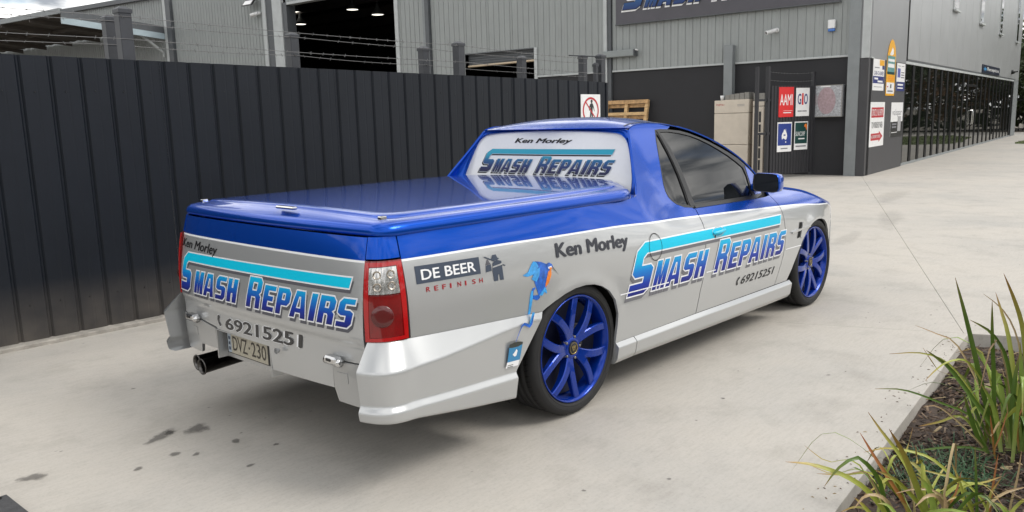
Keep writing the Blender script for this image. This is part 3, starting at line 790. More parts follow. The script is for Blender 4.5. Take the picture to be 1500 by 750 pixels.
a_ = np.array(FW_(21.85, .12, 5.70)); b_ = np.array(FW_(22.25, .35, 5.58)); mb = MB(); mb.lathe([(0, 0), (.07, 0), (.075, .3), (0, .3)], a_, b_-a_, 12); mb.build('camera_body', SIGNW, c2)

# pallet leaning on the dark wall
WOOD = mat('pallet wood', (.56, .37, .18), .75, var=.35, vscale=9, stretch=(1, 1, 6), bump=.3, bscale=40)
WOOD2 = mat('weathered wood', (.46, .28, .13), .75, var=.4, vscale=12, bump=.3, bscale=40)
pal = thing('pallet', 'wooden pallet leaning upright against the dark wall', 'pallet', FW_(6.05, .3, 0))
lean = lambda s, d, z: FW_(s, d+(1.95-z)*.22, z)
for s in (5.40, 6.00, 6.62): 
    mb = MB(); mb.cbox(s-.045, s+.045, .03, .12, .75, 1.885, .004, fr=lean); mb.build('stringer', WOOD, pal)
for k, (z0, z1) in enumerate(((1.80, 1.90), (1.50, 1.58), (1.20, 1.30), (.92, 1.00), (.75, .84))):
    mb = MB(); mb.cbox(5.34+.008*(k % 2), 6.69-.006*(k % 3), .122, .142, z0, z1, .003, fr=lean); mb.build('slat', WOOD2 if k == 0 else WOOD, pal)
for k, z0 in enumerate((.78, 1.1, 1.4, 1.70)):
    mb = MB(); mb.cbox(5.36, 6.68, .008, .028, z0, z0+.09, .003, fr=lean); mb.build('slat', WOOD2, pal)

# outdoor air conditioning units with blocks on top
BEIGE = mat('beige casing', (.60, .53, .44), .5, var=.06, vscale=5)
GRIL = mat('unit grille', (.23, .22, .20), .6, var=.1, vscale=20)
ac = thing('air_conditioner', 'tall beige air conditioning unit against the dark wall', 'air conditioner', FW_(2.95, .3, 0))
for z0, z1 in ((.10, .725), (.733, 1.475), (1.483, 1.79)):
    mb = MB(); mb.cbox(2.515, 3.38, .06, .46, z0, z1, .008, fr=FW_); mb.build('casing_panel', BEIGE, ac)
mb = MB(); mb.box(2.53, 3.36, .07, .45, .02, .10, fr=FW_); mb.build('plinth', TRIMB, ac)
for k in range(5):
    mb = MB(); s = 2.53+k*.12
    mb.cbox(s, s+.113, .10, .42, 1.80, 1.965-.012*k, .004, fr=FW_); mb.build('top_block', GRIL, ac)
mb = MB(); mb.box(2.525, 3.14, .09, .43, 1.79, 1.80, fr=FW_); mb.build('top_plate', BEIGE, ac)
mb = MB(); mb.lathe([(0, 0), (.035, 0), (.05, .12), (.045, .12), (.03, .01)], FW_(3.27, .25, 1.79), (0, 0, 1), 14); cup = mb.build('cup', SIGNW, None, origin=FW_(3.27, .25, 1.79)); tag(cup, 'white cup left on top of the beige air conditioning unit', 'cup')
PSA = plane_surf(FW_(0, .46, 0), tuple(-E2), (0, 0, 1))
write('maker_name', 'FUJITSU', rect_q(-3.33, 1.655, -3.13, 1.705), PSA, ac, SRED, .002, .02)
for k in range(2): rect_stick('small_print', -2.80, 1.675-.03*k, -2.62, 1.683-.03*k, PSA, ac, SGREY, .002)
ac2 = thing('air_conditioner', 'narrow beige air conditioning unit with dark slots seen between gate posts', 'air conditioner', FW_(2.3, .3, 0))
mb = MB(); mb.cbox(2.17, 2.44, .07, .40, .05, 1.62, .008, fr=FW_); mb.build('casing', BEIGE, ac2)
mb = MB(); mb.cbox(2.17, 2.44, .07, .40, 1.63, 1.75, .006, fr=FW_); mb.build('casing_top', BEIGE, ac2)
for k in range(2):
    mb = MB(); s = 2.17+k*.135; mb.cbox(s, s+.128, .10, .38, 1.765, 1.93, .004, fr=FW_); mb.build('top_block', GRIL, ac2)
for z0, z1 in ((.12, .36), (.40, .64), (.68, .98), (1.02, 1.20), (1.25, 1.50)):
    mb = MB(); mb.box(2.235, 2.285, .40, .403, z0, z1, fr=FW_); mb.box(2.325, 2.375, .40, .403, z0, z1, fr=FW_); mb.build('slots', SBLK, ac2)

# clear plastic cabinet on the wall
CLEAR = mat('scuffed acrylic', (.36, .37, .39), .30, spec=.6, var=.45, vscale=26, coat=.4)
cb_ = thing('wall_cabinet', 'scuffed clear plastic cabinet on the dark wall beside the column', 'cabinet', FW_(.81, .15, 1.33))
mb = MB(); mb.cbox(.46, 1.17, -.01, .20, 1.335, 2.05, .01, fr=FW_); mb.build('cabinet_body', CLEAR, cb_)
PSC = plane_surf(FW_(0, .20, 0), tuple(-E2), (0, 0, 1))
for (cx_, cz_, r1, r2, mm) in ((-.80, 1.70, .20, .30, mat('blurred red hose', (.37, .27, .29), .35, var=.25, vscale=20, coat=.3)), (-1.06, 1.72, .07, .13, mat('blurred pink', (.36, .32, .335), .35, var=.25, vscale=20, coat=.3))):
    poly_stick('hose_behind_plastic', [(cx_+r1*math.cos(t), cz_+r2*math.sin(t)) for t in np.linspace(0, 2*math.pi, 30)[:-1]], PSC, cb_, mm, .001)
for (a0, a1, b0, b1) in ((-1.17, -.46, 2.035, 2.05), (-1.17, -.46, 1.335, 1.35), (-1.17, -1.155, 1.35, 2.035), (-.475, -.46, 1.35, 2.035)):
    rect_stick('cabinet_edge', a0, b0, a1, b1, PSC, cb_, GRIL, .002)
rect_stick('cabinet_label', -.94, 2.005, -.72, 2.033, PSC, cb_, SIGNW, .003)

# gate leaf with four insurer signs
GO = np.array([14.98, 4.345, .03]); GD = np.array([.955, -.297, 0]); GD /= np.linalg.norm(GD); GN = np.array([GD[1], -GD[0], 0]); GN = -GN if GN[0] > 0 else GN
def GF(a, b, d): return tuple(GO+GD*a*.98+np.array([0, 0, b*.98])+GN*d)
gate = thing('yard_gate', 'dark corrugated gate leaf with barbed wire carrying four signs', 'gate', GF(-.3, 0, 0))
V = []; prf = []
for k in range(15):
    a = -.99+k*.0975; prf += [(a, 0), (a+.012, .018), (a+.045, .018), (a+.057, 0)]
prf.append((.45, 0))
for a, d in prf: V += [GF(a, .06, d), GF(a, 2.06, d)]
mb = MB(); mb.add(V, [(2*i, 2*i+1, 2*i+3, 2*i+2) for i in range(len(prf)-1)])
GDK = mat('gate charcoal', (.020, .020, .024), .5, var=.12, vscale=4)
mb.build('gate_sheet', GDK, gate)
for a, w, t in ((-1.42, .055, 2.47), (-1.08, .07, 2.48), (.42, .07, 2.38)):
    mb = MB(); mb.cbox(a-w/2, a+w/2, .0, t, -.05, .03, .004, fr=lambda a, b, d: GF(a, b, d)); mb.build('gate_post', GDK, gate)
for b in (1.72, .98): 
    mb = MB(); mb.cbox(-1.42, -1.0, b, b+.05, -.03, .01, .003, fr=GF); mb.build('gate_rail', GDK, gate)
for b in (2.36, 2.18):
    o = barbed([GF(a, b-.03*math.sin((a+1.0)*2.1), 0) for a in np.linspace(-1.05, .42, 7)], parent=gate, step=.09)
def gsign(a0, a1, b0, b1, name, label, m=None):
    f = lambda a, b, d: GF(a0+a/.98, b0+b/.98, .020+d)
    return sign_frame(name, label, 'sign', f, (a1-a0)*.98, (b1-b0)*.98, m, group='insurer signs on the gate')
o, ps = gsign(-.757, -.275, 1.36, 2.03, 'insurer_sign', 'bright red AAMI sign, upper left of the gate signs', SRED2)
write('lettering', 'AAMI', rect_q(.035, .26, .435, .50), ps, o, SIGNW, .001, .015); rect_stick('small_print', .15, .085, .40, .105, ps, o, SIGNW, .001); rect_stick('print_rule', .15, .135, .44, .141, ps, o, SIGNW, .001)
o, ps = gsign(-.195, .255, 1.37, 2.01, 'insurer_sign', 'white GIO sign, upper right of the gate signs')
write('lettering', 'G', rect_q(.05, .26, .17, .50), ps, o, SNAVY, .001, .05); write('lettering', 'I', rect_q(.19, .25, .245, .51), ps, o, SRED2, .001, .05); write('lettering', 'O', rect_q(.26, .26, .385, .50), ps, o, SNAVY, .001, .05)
for k, (u0, u1) in enumerate(((.06, .20), (.215, .36))): rect_stick('small_print', u0, .10, u1, .125, ps, o, SGREY, .001)
o, ps = gsign(-.78, -.305, .575, 1.245, 'insurer_sign', 'blue sign with white map emblem, lower left of the gate signs')
rect_stick('blue_field', .02, .14, .445, .625, ps, o, SBLUE, .001)
poly_stick('map_emblem', [(.15, .27), (.19, .30), (.235, .285), (.27, .26), (.30, .29), (.315, .35), (.30, .41), (.28, .44), (.268, .52), (.255, .46), (.235, .50), (.21, .49), (.19, .44), (.16, .41), (.14, .36)], ps, o, SIGNW, .002)
poly_stick('map_emblem', circ(.275, .215, .017, 10), ps, o, SIGNW, .002); rect_stick('small_print', .20, .355, .26, .385, ps, o, SBLUE, .003)
rect_stick('small_print', .12, .06, .34, .085, ps, o, SGREY, .001)
o, ps = gsign(-.215, .235, .60, 1.247, 'insurer_sign', 'dark green SUNCORP sign, lower right of the gate signs')
rect_stick('green_field', .02, .14, .42, .61, ps, o, SGRN, .001)
write('lettering', 'SUNCORP', rect_q(.035, .31, .345, .41), ps, o, SIGNW, .002, .005); rect_stick('small_print', .13, .235, .335, .262, ps, o, SIGNW, .002); rect_stick('small_print', .05, .065, .39, .095, ps, o, SGREY, .001)
poly_stick('sun_emblem', [(.31, .52), (.33, .57), (.38, .585), (.405, .55), (.405, .47), (.385, .42), (.375, .48), (.35, .51)], ps, o, SORG, .002)

# ---------------------------------------------------------------- reception wing
rec = thing('reception_building', 'two storey grey office wing with dark glass shopfront', 'building', RW_(13, 0, 0))
def rec_box(name, t0, t1, d0, d1, z0, z1, m, c=.004, parent=None):
    mb = MB(); mb.cbox(t0, t1, d0, d1, z0, z1, c, fr=RW_); return mb.build(name, m, parent or rec)
rec_box('corner_wall', -.14, 3.47, -.20, .055, 0, 2.60, PANELD); rec_box('corner_wall', -.14, 3.52, -.20, .050, 2.605, 7.2, PANELG)
rec_box('corner_strip', -.165, -.142, -.1, .062, 2.60, 7.2, CLADL)
# upper storey of standing seam zinc panels
for k in range(17):
    t0 = 3.60+k*1.376; rec_box('zinc_panel', t0, t0+1.364, -.10, .060, 2.72, 7.2, ZINC, .006)
rec_box('soffit', 3.585, 27.0, -.12, .056, 2.675, 2.715, TRIMG); rec_box('panel_edge', 3.545, 3.597, -.10, .068, 2.67, 7.2, TRIMB)
rec_box('head_flashing', 3.50, 26.6, -.08, .05, 2.60, 2.672, CLADL)
rec_box('end_wall', 26.62, 28.3, -.20, .06, 0, 2.67, COLG); rec_box('end_wall', 27.0, 28.3, -.20, .058, 2.675, 7.2, ZINC)
rec_box('side_return', 27.9, 28.3, -14, -.20, 0, 7.2, COLG)
rec_box('roof', -.16, 28.3, -14, .10, 7.2, 7.35, COLG)
for (t0, t1, z0) in ((9.55, 10.25, 4.52), (14.9, 15.6, 4.50), (20.2, 20.8, 4.47), (26.0, 26.6, 4.47)):
    wmb = MB(); wmb.cbox(t0-.06, t1+.06, .04, .085, z0-.06, 6.9, .004, fr=RW_); wf = wmb.build('slit_window', CLADL, rec)
    mb = MB(); mb.box(t0, t1, .086, .090, z0, 6.84, fr=RW_); mb.build('pane', GLASS, wf)
    mb = MB(); mb.cbox(t0-.10, t1+.10, .08, .16, z0-.11, z0-.05, .004, fr=RW_); mb.build('sill', CLADL, wf)
SHOPG = mat('dark shopfront glass', (.008, .010, .008), .02, spec=.26)
FRAMEB = mat('black aluminium', (.007, .007, .008), .5, spec=.15)
rec_box('plinth', 3.48, 26.6, -.12, .03, 0, .07, COLG)
mull = [3.50, 4.55, 5.55, 6.60, 7.53, 8.50, 9.48, 10.46, 11.45, 12.43, 13.42, 14.43, 15.43, 16.55, 17.65, 18.75, 19.85, 20.85, 21.85, 22.85, 23.9, 24.95, 26.0, 26.58]
for k, t in enumerate(mull):
    w = .25 if t not in (14.43,) else .05
    rec_box('mullion', t-w/2, t+w/2, -.10, .040, .072, 2.598, FRAMEB, .004)
    if k+1 < len(mull):
        mb = MB(); a = t+w/2; b = mull[k+1]-.25/2; jx = rnd.uniform(-.002, .002)
        mb.add([RW_(a, .025+jx, .075), RW_(b, .025-jx, .075), RW_(b, .025-jx, 2.595), RW_(a, .025+jx, 2.595), RW_(a, .01, .075), RW_(b, .01, .075), RW_(b, .01, 2.595), RW_(a, .01, 2.595)], [(0, 1, 2, 3), (4, 7, 6, 5)])
        mb.build('shopfront_pane', SHOPG, rec)
rec_box('transom', 13.46, 15.39, -.09, .042, 2.18, 2.26, FRAMEB)
for t in (14.28, 14.58):
    mb = MB(); mb.tube([RW_(t, .045, .85), RW_(t, .09, .88), RW_(t, .09, 1.32), RW_(t, .045, 1.35)], .018, 8); mb.build('door_handle', CHROME, rec)
# Reception blade sign
rs = thing('reception_sign', 'dark blue Reception sign under the upper storey', 'sign', RW_(18.3, .32, 2.75))
mb = MB(); mb.cbox(16.1, 20.9, .062, .09, 2.72, 3.04, .004, fr=RW_); mb.build('board', mat('midnight board', (.010, .016, .035), .4), rs)
PSR = lambda d: plane_surf(RW_(0, d, 0), tuple(E1), (0, 0, 1))
write('lettering', 'Reception', rect_q(17.3, 2.79, 20.6, 2.97), PSR(.09), rs, SIGNW, .003, .02)
poly_stick('arrow', [(16.35, 2.88), (16.8, 2.97), (16.8, 2.92), (17.1, 2.92), (17.1, 2.84), (16.8, 2.84), (16.8, 2.79)][::-1], PSR(.09), rs, CANL if 0 else mat('pale blue print', (.05, .25, .50), .4), .003)
dc = thing('dome_camera', 'small dark camera on the end of the office wing', 'camera', RW_(25.3, .36, 2.85))
mb = MB(); mb.lathe([(0, .0), (.10, .0), (.10, .05), (.07, .12), (0, .16)], RW_(25.2, .065, 3.0), tuple(-E2), 14); mb.build('camera_body', TRIMB, dc)
mb = MB(); mb.tube([RW_(25.2, .12, 3.0), RW_(24.7, .35, 3.0)], .03, 8); mb.build('camera_arm', TRIMB, dc)
# signs on the corner wall
def rsign(t0, t1, z0, z1, name, label, m=None, outline=None):
    f = lambda a, b, d: RW_(t0+a, .057+d, z0+b)
    return sign_frame(name, label, 'sign', f, t1-t0, z1-z0, m, .006, outline, 'notices on the corner wall')
o, ps = rsign(.24, 1.24, 1.90, 2.60, 'wall_notice', 'white and navy notice with yellow corner, left of the orange surfboard shaped sign')
rect_stick('yellow_corner', .55, .56, .98, .69, ps, o, SYEL, .001); rect_stick('grey_square', .80, .48, .99, .57, ps, o, SNAVY, .001)
rect_stick('small_print', .12, .50, .55, .52, ps, o, SGREY, .001)
write('lettering', 'CAR-O-LINER', rect_q(.08, .345, .95, .435), ps, o, SNAVY, .001, .02); rect_stick('navy_band', .01, .16, .99, .32, ps, o, SNAVY, .001)
rect_stick('band_print', .12, .245, .45, .285, ps, o, SIGNW, .002); rect_stick('band_print', .42, .185, .88, .225, ps, o, SIGNW, .002); rect_stick('small_print', .10, .075, .85, .088, ps, o, SGREY, .001)
ol = [(0, 0), (.86, 0), (.87, .55), (.86, .95), (.78, 1.15), (.62, 1.28), (.47, 1.32), (.32, 1.28), (.16, 1.15), (.05, .95), (.0, .55)]
o, ps = rsign(1.46, 2.32, 1.79, 3.11, 'surfboard_sign', 'tall orange surfboard shaped sign on the corner wall', SYEL, ol)
rect_stick('teal_field', .06, .52, .80, .93, ps, o, mat('sign teal', (.10, .26, .26), .4, var=.4, vscale=14), .001); rect_stick('green_band', .05, .50, .81, .56, ps, o, SGRN, .002)
rect_stick('teal_print', .12, .80, .74, .86, ps, o, SIGNW, .002); rect_stick('teal_print', .12, .66, .74, .75, ps, o, SIGNW, .002)
poly_stick('white_bird', [(.25, .96), (.45, .94), (.62, .98), (.60, 1.08), (.48, 1.14), (.40, 1.06)], ps, o, SIGNW, .002)
rect_stick('white_field', .05, .05, .81, .31, ps, o, SIGNW, .001); rect_stick('print_mark', .42, .18, .54, .27, ps, o, SBLK, .002); rect_stick('small_print', .16, .09, .70, .125, ps, o, SGREY, .002); rect_stick('print_mark', .10, .20, .22, .225, ps, o, SRED, .002)
for k in range(3): rect_stick('small_print', .14, .36+.04*k, .74, .372+.04*k, ps, o, SORG, .002)
o, ps = rsign(2.50, 3.38, 1.91, 2.585, 'wall_notice', 'white and blue notice on the corner wall beside the glass shopfront')
rect_stick('navy_band', .0, .0, .88, .225, ps, o, SNAVY, .001); rect_stick('crest', .08, .33, .38, .55, ps, o, mat('crest blue', (.10, .12, .36), .4, var=.6, vscale=30), .001)
for k in range(3): rect_stick('small_print', .46, .32+.06*k, .80, .35+.06*k, ps, o, SGREY, .001)
for k in range(2): rect_stick('band_print', .12, .06+.075*k, .72, .09+.085*k, ps, o, SIGNW, .002)
for k in range(2): rect_stick('small_print', .12+.36*k, .60, .40+.36*k, .615, ps, o, SGREY, .001)
o, ps = rsign(.16, 1.46, .63, 1.64, 'wall_notice', 'white notice with red heading and red arrow, lowest on the corner wall')
rect_stick('red_heading', .10, .66, 1.20, .89, ps, o, SRED, .001); write('lettering', 'STRICTLY NO ENTRY', rect_q(.15, .70, 1.15, .85), ps, o, SIGNW, .002, .02)
write('lettering', 'TO WORKSHOP AREA', rect_q(.14, .42, 1.16, .56), ps, o, SBLK, .001, .02)
poly_stick('red_arrow', [(.12, .14), (.85, .14), (.85, .09), (1.20, .22), (.85, .35), (.85, .30), (.12, .30)], ps, o, SRED, .001); write('lettering', 'ALL ENQUIRIES TO OFFICE', rect_q(.16, .18, .98, .26), ps, o, SIGNW, .002, .02)
o, ps = rsign(2.12, 3.36, .79, 1.63, 'wall_notice', 'white valspar notice with black lower half near the shopfront')
rect_stick('black_field', .0, .0, 1.24, .37, ps, o, SBLK, .001); write('lettering', 'valspar', rect_q(.12, .48, 1.14, .68), ps, o, SGREY, .001, .0)
for k in range(2): rect_stick('field_print', .14, .22+.07*k, .60, .26+.07*k, ps, o, SGREY, .002)
rect_stick('field_print', .10, .10, .70, .115, ps, o, SIGNW, .002); rect_stick('grey_leaflet', .72, .13, 1.06, .50, ps, o, mat('leaflet grey', (.34, .34, .35), .5, var=.2, vscale=20), .003)

# ---------------------------------------------------------------- far end: grass, palisade fence, trees
GRASS = mat('lawn', (.075, .10, .025), .9, var=.5, vscale=2.0, bump=.6, bscale=50)
gp_ = [(33.4, 3.55), (35.0, 3.85), (41.5, 3.9), (44.9, 2.9), (40.2, -4.5), (33.0, -18), (25, -18), (30, -4)]
mb = MB(); mb.add([(x, y, .004) for x, y in gp_]+[(x, y, -.12) for x, y in gp_], [tuple(range(len(gp_)))]+[(i, (i+1) % 8, 8+(i+1) % 8, 8+i) for i in range(8)])
tag(mb.build('lawn', GRASS), kind='structure')
mb = MB()
gpa = np.array(gp_); r2 = random.Random(5)
cnt_ = 0
while cnt_ < 5000:
    x, y = r2.uniform(30, 44), r2.uniform(-6, 4)
    ins = False
    for i in range(8):
        x1, y1 = gp_[i]; x2, y2 = gp_[(i+1) % 8]
        if (y1 > y) != (y2 > y) and x < (x2-x1)*(y-y1)/(y2-y1)+x1: ins = not ins
    if not ins: continue
    a = r2.uniform(0, 6.28); h = r2.uniform(.03, .08); w = .012
    mb.add([(x-w*math.cos(a), y-w*math.sin(a), .004), (x+w*math.cos(a), y+w*math.sin(a), .004), (x+r2.uniform(-.03, .03), y+r2.uniform(-.03, .03), h)], [(0, 1, 2)]); cnt_ += 1
tag(mb.build('grass', GRASS), 'short green lawn beyond the concrete at the far right', 'grass', kind='stuff')
mb = MB(); fa = np.array([36.5, -10.5, 0]); fb = np.array([50.5, 11.5, 0])
pf = thing('palisade_fence', 'black steel palisade fence at the far end of the yard', 'fence', tuple((fa+fb)/2))
fd = (fb-fa)/np.linalg.norm(fb-fa); fnn = np.array([-fd[1], fd[0], 0]); L_ = np.linalg.norm(fb-fa)
FR = lambda a, d, z: tuple(fa+fd*a+fnn*d+np.array([0, 0, z]))
base = MB(); base.box(-.016, .016, -.012, .012, .10, 1.92); bar_me = base.mesh('fence_bar'); bar_me.materials.append(FRAMEB)
k = 0.1
while k < L_:
    o = bpy.data.objects.new('fence_bar', bar_me); COL.objects.link(o); o.parent = pf; o.matrix_parent_inverse = Matrix.Translation(-Vector(BASE[pf.name])); o.location = FR(k, 0, 0); k += .27
for k in range(11):
    mb = MB(); mb.cbox(k*2.55+.05, k*2.55+.12, -.04, .04, 0, 2.02, .005, fr=FR); mb.build('fence_post', FRAMEB, pf)
for z in (.22, 1.72):
    mb = MB(); mb.box(0, L_, .012, .045, z, z+.05, fr=FR); mb.build('fence_rail', FRAMEB, pf)
BARK = mat('bark', (.11, .085, .065), .9, var=.4, vscale=7, stretch=(4, 4, .6), bump=.8, bscale=20)
BARKP = mat('pale gum bark', (.34, .31, .26), .8, var=.35, vscale=4, stretch=(3, 3, .5), bump=.3, bscale=20)
LF = [mat('leaf green', (.045, .065, .020), .6, var=.5, vscale=1.3), mat('leaf olive', (.075, .080, .030), .6, var=.5, vscale=1.3), mat('leaf russet', (.13, .055, .02), .6, var=.5, vscale=1.3)]
def tree_mesh(seed, H, Rc, leaves, base_h):
    r = random.Random(seed); tr = MB(); cr = MB()
    lean_ = np.array([r.uniform(-.06, .06), r.uniform(-.06, .06), 0])
    tp_ = [np.array([0, 0, -.05])+lean_*h*H+np.array([.04*math.sin(h*9+seed), .04*math.cos(h*7), h*H]) for h in np.linspace(0, .8, 8)]
    rad = [.16*H/8*(1-.75*i/7)+(.07 if i == 0 else 0) for i in range(8)]
    tr.tube(tp_, rad, 8)
    centres = []
    for b in range(13):
        h = r.uniform(base_h, .78); i = h/.8*7; p = tp_[int(i)]; a = r.uniform(0, 6.28); l = Rc*r.uniform(.5, 1.0)*(1.1-abs(h-.5))
        q = p+np.array([math.cos(a)*l*.5, math.sin(a)*l*.5, l*.35]); e = p+np.array([math.cos(a)*l, math.sin(a)*l, l*r.uniform(.35, .8)])
        tr.tube([p, q, e], [.045*H/8, .03*H/8, .012*H/8], 5)
        centres += [(e, .30*Rc), (q*.4+e*.6, .26*Rc), (e+np.array([r.uniform(-.4, .4), r.uniform(-.4, .4), r.uniform(-.2, .5)])*Rc*.4, .24*Rc)]
    centres.append((tp_[-1]+np.array([0, 0, .05*H]), .34*Rc))
    for k in range(leaves):
        c, cr_ = r.choice(centres); d = np.array([r.gauss(0, 1), r.gauss(0, 1), r.gauss(0, .8)])*cr_*.55; p = c+d
        s = r.uniform(.11, .21); a = np.array([r.gauss(0, 1), r.gauss(0, 1), r.gauss(0, 1)]); a /= np.linalg.norm(a); b = np.cross(a, (0, 0, 1)); nb = np.linalg.norm(b); b = b/nb if nb > .1 else np.array([1., 0, 0])
        cr.add([p-a*s, p+b*s*.45, p+a*s, p-b*s*.45], [(0, 1, 2, 3)])
    return tr.mesh('trunk'), cr.mesh('crown')
kinds = [tree_mesh(3, 7.5, 3.2, 5200, .28), tree_mesh(8, 9.0, 3.0, 4600, .35), tree_mesh(14, 5.0, 2.4, 3600, .20)]
spots = [(49.5, -9.5, 1, 0, 0), (51.2, -4.5, 0, 1, 1), (50.3, -1.2, 1, 0, 1), (53.0, 2.2, 2, 2, 0), (52.5, 5.8, 0, 0, 0), (56.2, 8.6, 2, 0, 0), (57.5, 12.0, 2, 1, 0), (47.0, -13.0, 0, 0, 0), (56.0, -7.5, 0, 1, 0), (60.0, 4.8, 0, 1, 0), (43.5, -14.5, 1, 1, 1), (62.0, -2.5, 1, 0, 0), (59, 14.5, 0, 0, 0)]
# tree belt added round the yard, mostly unseen, to darken what glass and paint mirror
mb = MB(); r5 = random.Random(9)
def belt(p0, p1, n, hmin, hmax, dep):
    p0 = np.array(p0, float); p1 = np.array(p1, float)
    ph = [r5.uniform(0, 6.28) for _ in range(3)]
    for k in range(n):
        t = r5.random(); top = hmin+(hmax-hmin)*(.5+.25*math.sin(t*23+ph[0])+.2*math.sin(t*61+ph[1])); z = top*r5.random()**.8
        p = p0+(p1-p0)*t+np.array([r5.gauss(0, dep), r5.gauss(0, dep), 0]); s = r5.uniform(.25, .6)
        a = np.array([r5.gauss(0, 1), r5.gauss(0, 1), r5.gauss(0, 1)]); a /= np.linalg.norm(a); b_ = np.cross(a, (0.3, .2, .9)); b_ /= max(.1, np.linalg.norm(b_)); c_ = np.array([p[0], p[1], z])
        mb.add([c_-a*s, c_+b_*s*.6, c_+a*s, c_-b_*s*.6], [(0, 1, 2, 3)])
belt((-45, -38, 0), (36, -34, 0), 9000, 4, 9, 1.3); belt((58, -22, 0), (64, 22, 0), 7000, 4.2, 7.5, 1.2); belt((-42, -40, 0), (-38, 45, 0), 8000, 4, 9, 1.3)
tag(mb.build('reflection_tree_belt', LF[0]), 'dense dark green tree belt, mostly unseen, added to darken reflections', 'trees', kind='stuff')
tl = ['dense green tree beyond the black palisade fence', 'olive leafed tree beyond the black palisade fence', 'russet leafed tree beyond the black palisade fence']
for i, (x, y, k, lf, bk) in enumerate(spots):
    t = thing('tree', tl[lf], 'tree', (x, y, 0), ('dark green trees beyond the fence', 'olive trees beyond the fence', None)[lf])
    for nm, me, m in (('trunk', kinds[k][0], BARKP if bk else BARK), ('crown', kinds[k][1], LF[lf])):
        o = bpy.data.objects.new(nm, me); COL.objects.link(o); o.parent = t
        if not me.materials: me.materials.append(m)
        o.material_slots[0].link = 'OBJECT'; o.material_slots[0].material = m
    t.rotation_euler = (0, 0, 1.7*i); s = .9+.07*((i*5) % 4); t.scale = (s, s, s)

# rubber stop in the bottom left corner
rs_ = thing('rubber_stop', 'dark grey rubber wheel stop with a bolt hole at the bottom left corner', 'wheel stop', (-2.45, .6, 0))
mb = MB(); RB = mat('grey rubber', (.055, .055, .058), .75, var=.3, vscale=30, bump=.4, bscale=120)
V = [(-2.215, .34, 0), (-2.185, -.40, 0), (-2.55, -.42, 0), (-2.58, .34, 0), (-2.225, .32, .035), (-2.20, -.385, .035), (-2.53, -.40, .035), (-2.56, .32, .035)]
mb.add(V, [(0, 1, 5, 4), (1, 2, 6, 5), (2, 3, 7, 6), (3, 0, 4, 7), (4, 5, 6, 7)]); mb.build('stop_body', RB, rs_)
mb = MB(); mb.lathe([(0, 0), (.014, 0), (.016, .0015)], (-2.262, .335, .0355) if 0 else (-2.262, .30, .0355), (0, 0, 1), 16); mb.build('bolt_hole', VOIDM, rs_)


# ---------------------------------------------------------------- body surface of the ute (X forward, Y left, Z up, origin under the rear axle)
def pchip(xs,ys):
    xs=np.array(xs,float); ys=np.array(ys,float); h=np.diff(xs); d=np.diff(ys)/h
    m=np.zeros_like(ys); m[0]=d[0]; m[-1]=d[-1]
    for i in range(1,len(xs)-1):
        if d[i-1]*d[i]>0:
            w1=2*h[i]+h[i-1]; w2=h[i]+2*h[i-1]; m[i]=(w1+w2)/(w1/d[i-1]+w2/d[i])
    def f(x):
        x=np.clip(np.asarray(x,float),xs[0],xs[-1]); i=np.clip(np.searchsorted(xs,x)-1,0,len(h)-1)
        t=(x-xs[i])/h[i]
        return ((1+2*t)*(1-t)**2*ys[i]+t*(1-t)**2*h[i]*m[i]+t*t*(3-2*t)*ys[i+1]+t*t*(t-1)*h[i]*m[i+1])
    return f
def catmull(P,n=24):
    P=[np.array(p,float) for p in P]; Q=[2*P[0]-P[1]]+P+[2*P[-1]-P[-2]]; out=[]
    for i in range(1,len(Q)-2):
        p0,p1,p2,p3=Q[i-1:i+3]
        for k in range(n):
            t=k/n; out.append(.5*((2*p1)+(p2-p0)*t+(2*p0-5*p1+4*p2-p3)*t*t+(3*p1-p0-3*p2+p3)*t**3))
    out.append(P[-1]); return np.array(out)
PLAN=catmull([(-1.245,0),(-1.243,.2),(-1.238,.42),(-1.228,.62),(-1.213,.75),(-1.190,.815),(-1.150,.853),(-1.08,.873),(-.9,.887),(-.6,.898),(-.2,.908),(.3,.916),(.9,.921),(1.6,.921),(2.3,.917),(2.94,.905),(3.2,.88),(3.4,.83),(3.58,.74),(3.72,.6),(3.82,.4),(3.86,.2),(3.87,0)])
_d=np.diff(PLAN,axis=0); EE=np.r_[0,np.cumsum(np.hypot(_d[:,0],_d[:,1]))]
_t=np.gradient(PLAN,EE,axis=0); NN=np.stack([-_t[:,1],_t[:,0]],-1); NN/=np.linalg.norm(NN,axis=1)[:,None]
NN[0]=(-1,0); NN[-1]=(1,0)
def eX(X): # e on the side for a given X
    i=np.argmax(PLAN[:,1]>.84); j=len(PLAN)-np.argmax(PLAN[::-1,1]>.70)
    return float(np.interp(X,PLAN[i:j,0],EE[i:j]))
def eY(y): # e on the tail for a given y (right side is y<0)
    k=np.argmax(PLAN[:,1]>.84)+1
    return float(-np.sign(y)*np.interp(abs(y),PLAN[:k,1],EE[:k]))
def prof(xs,ys,sig):
    # smooth section profile: sampled, then blurred so that reflections run clean
    p=pchip(xs,ys); g=np.arange(-.4,2.0,.001); v=p(g); k=np.arange(-int(4*sig/.001),int(4*sig/.001)+1)*.001; w=np.exp(-.5*(k/sig)**2); w/=w.sum()
    s=np.convolve(v,w,mode='same')
    return lambda x: np.interp(np.asarray(x,float),g,s)
_zq=np.r_[.1,.14,.25,.35,.5,np.linspace(.6,1.42,30)]
CABO=prof([.1,.14,.25,.35,.5,.66,.72,.76,.80,.84,.88,.91,.935,1.04,1.17,1.26,1.33,1.42],[.05,.035,.02,.008,0,0,.002,.006,.016,.036,.065,.092,.112,.157,.208,.25,.285,.335],.016)
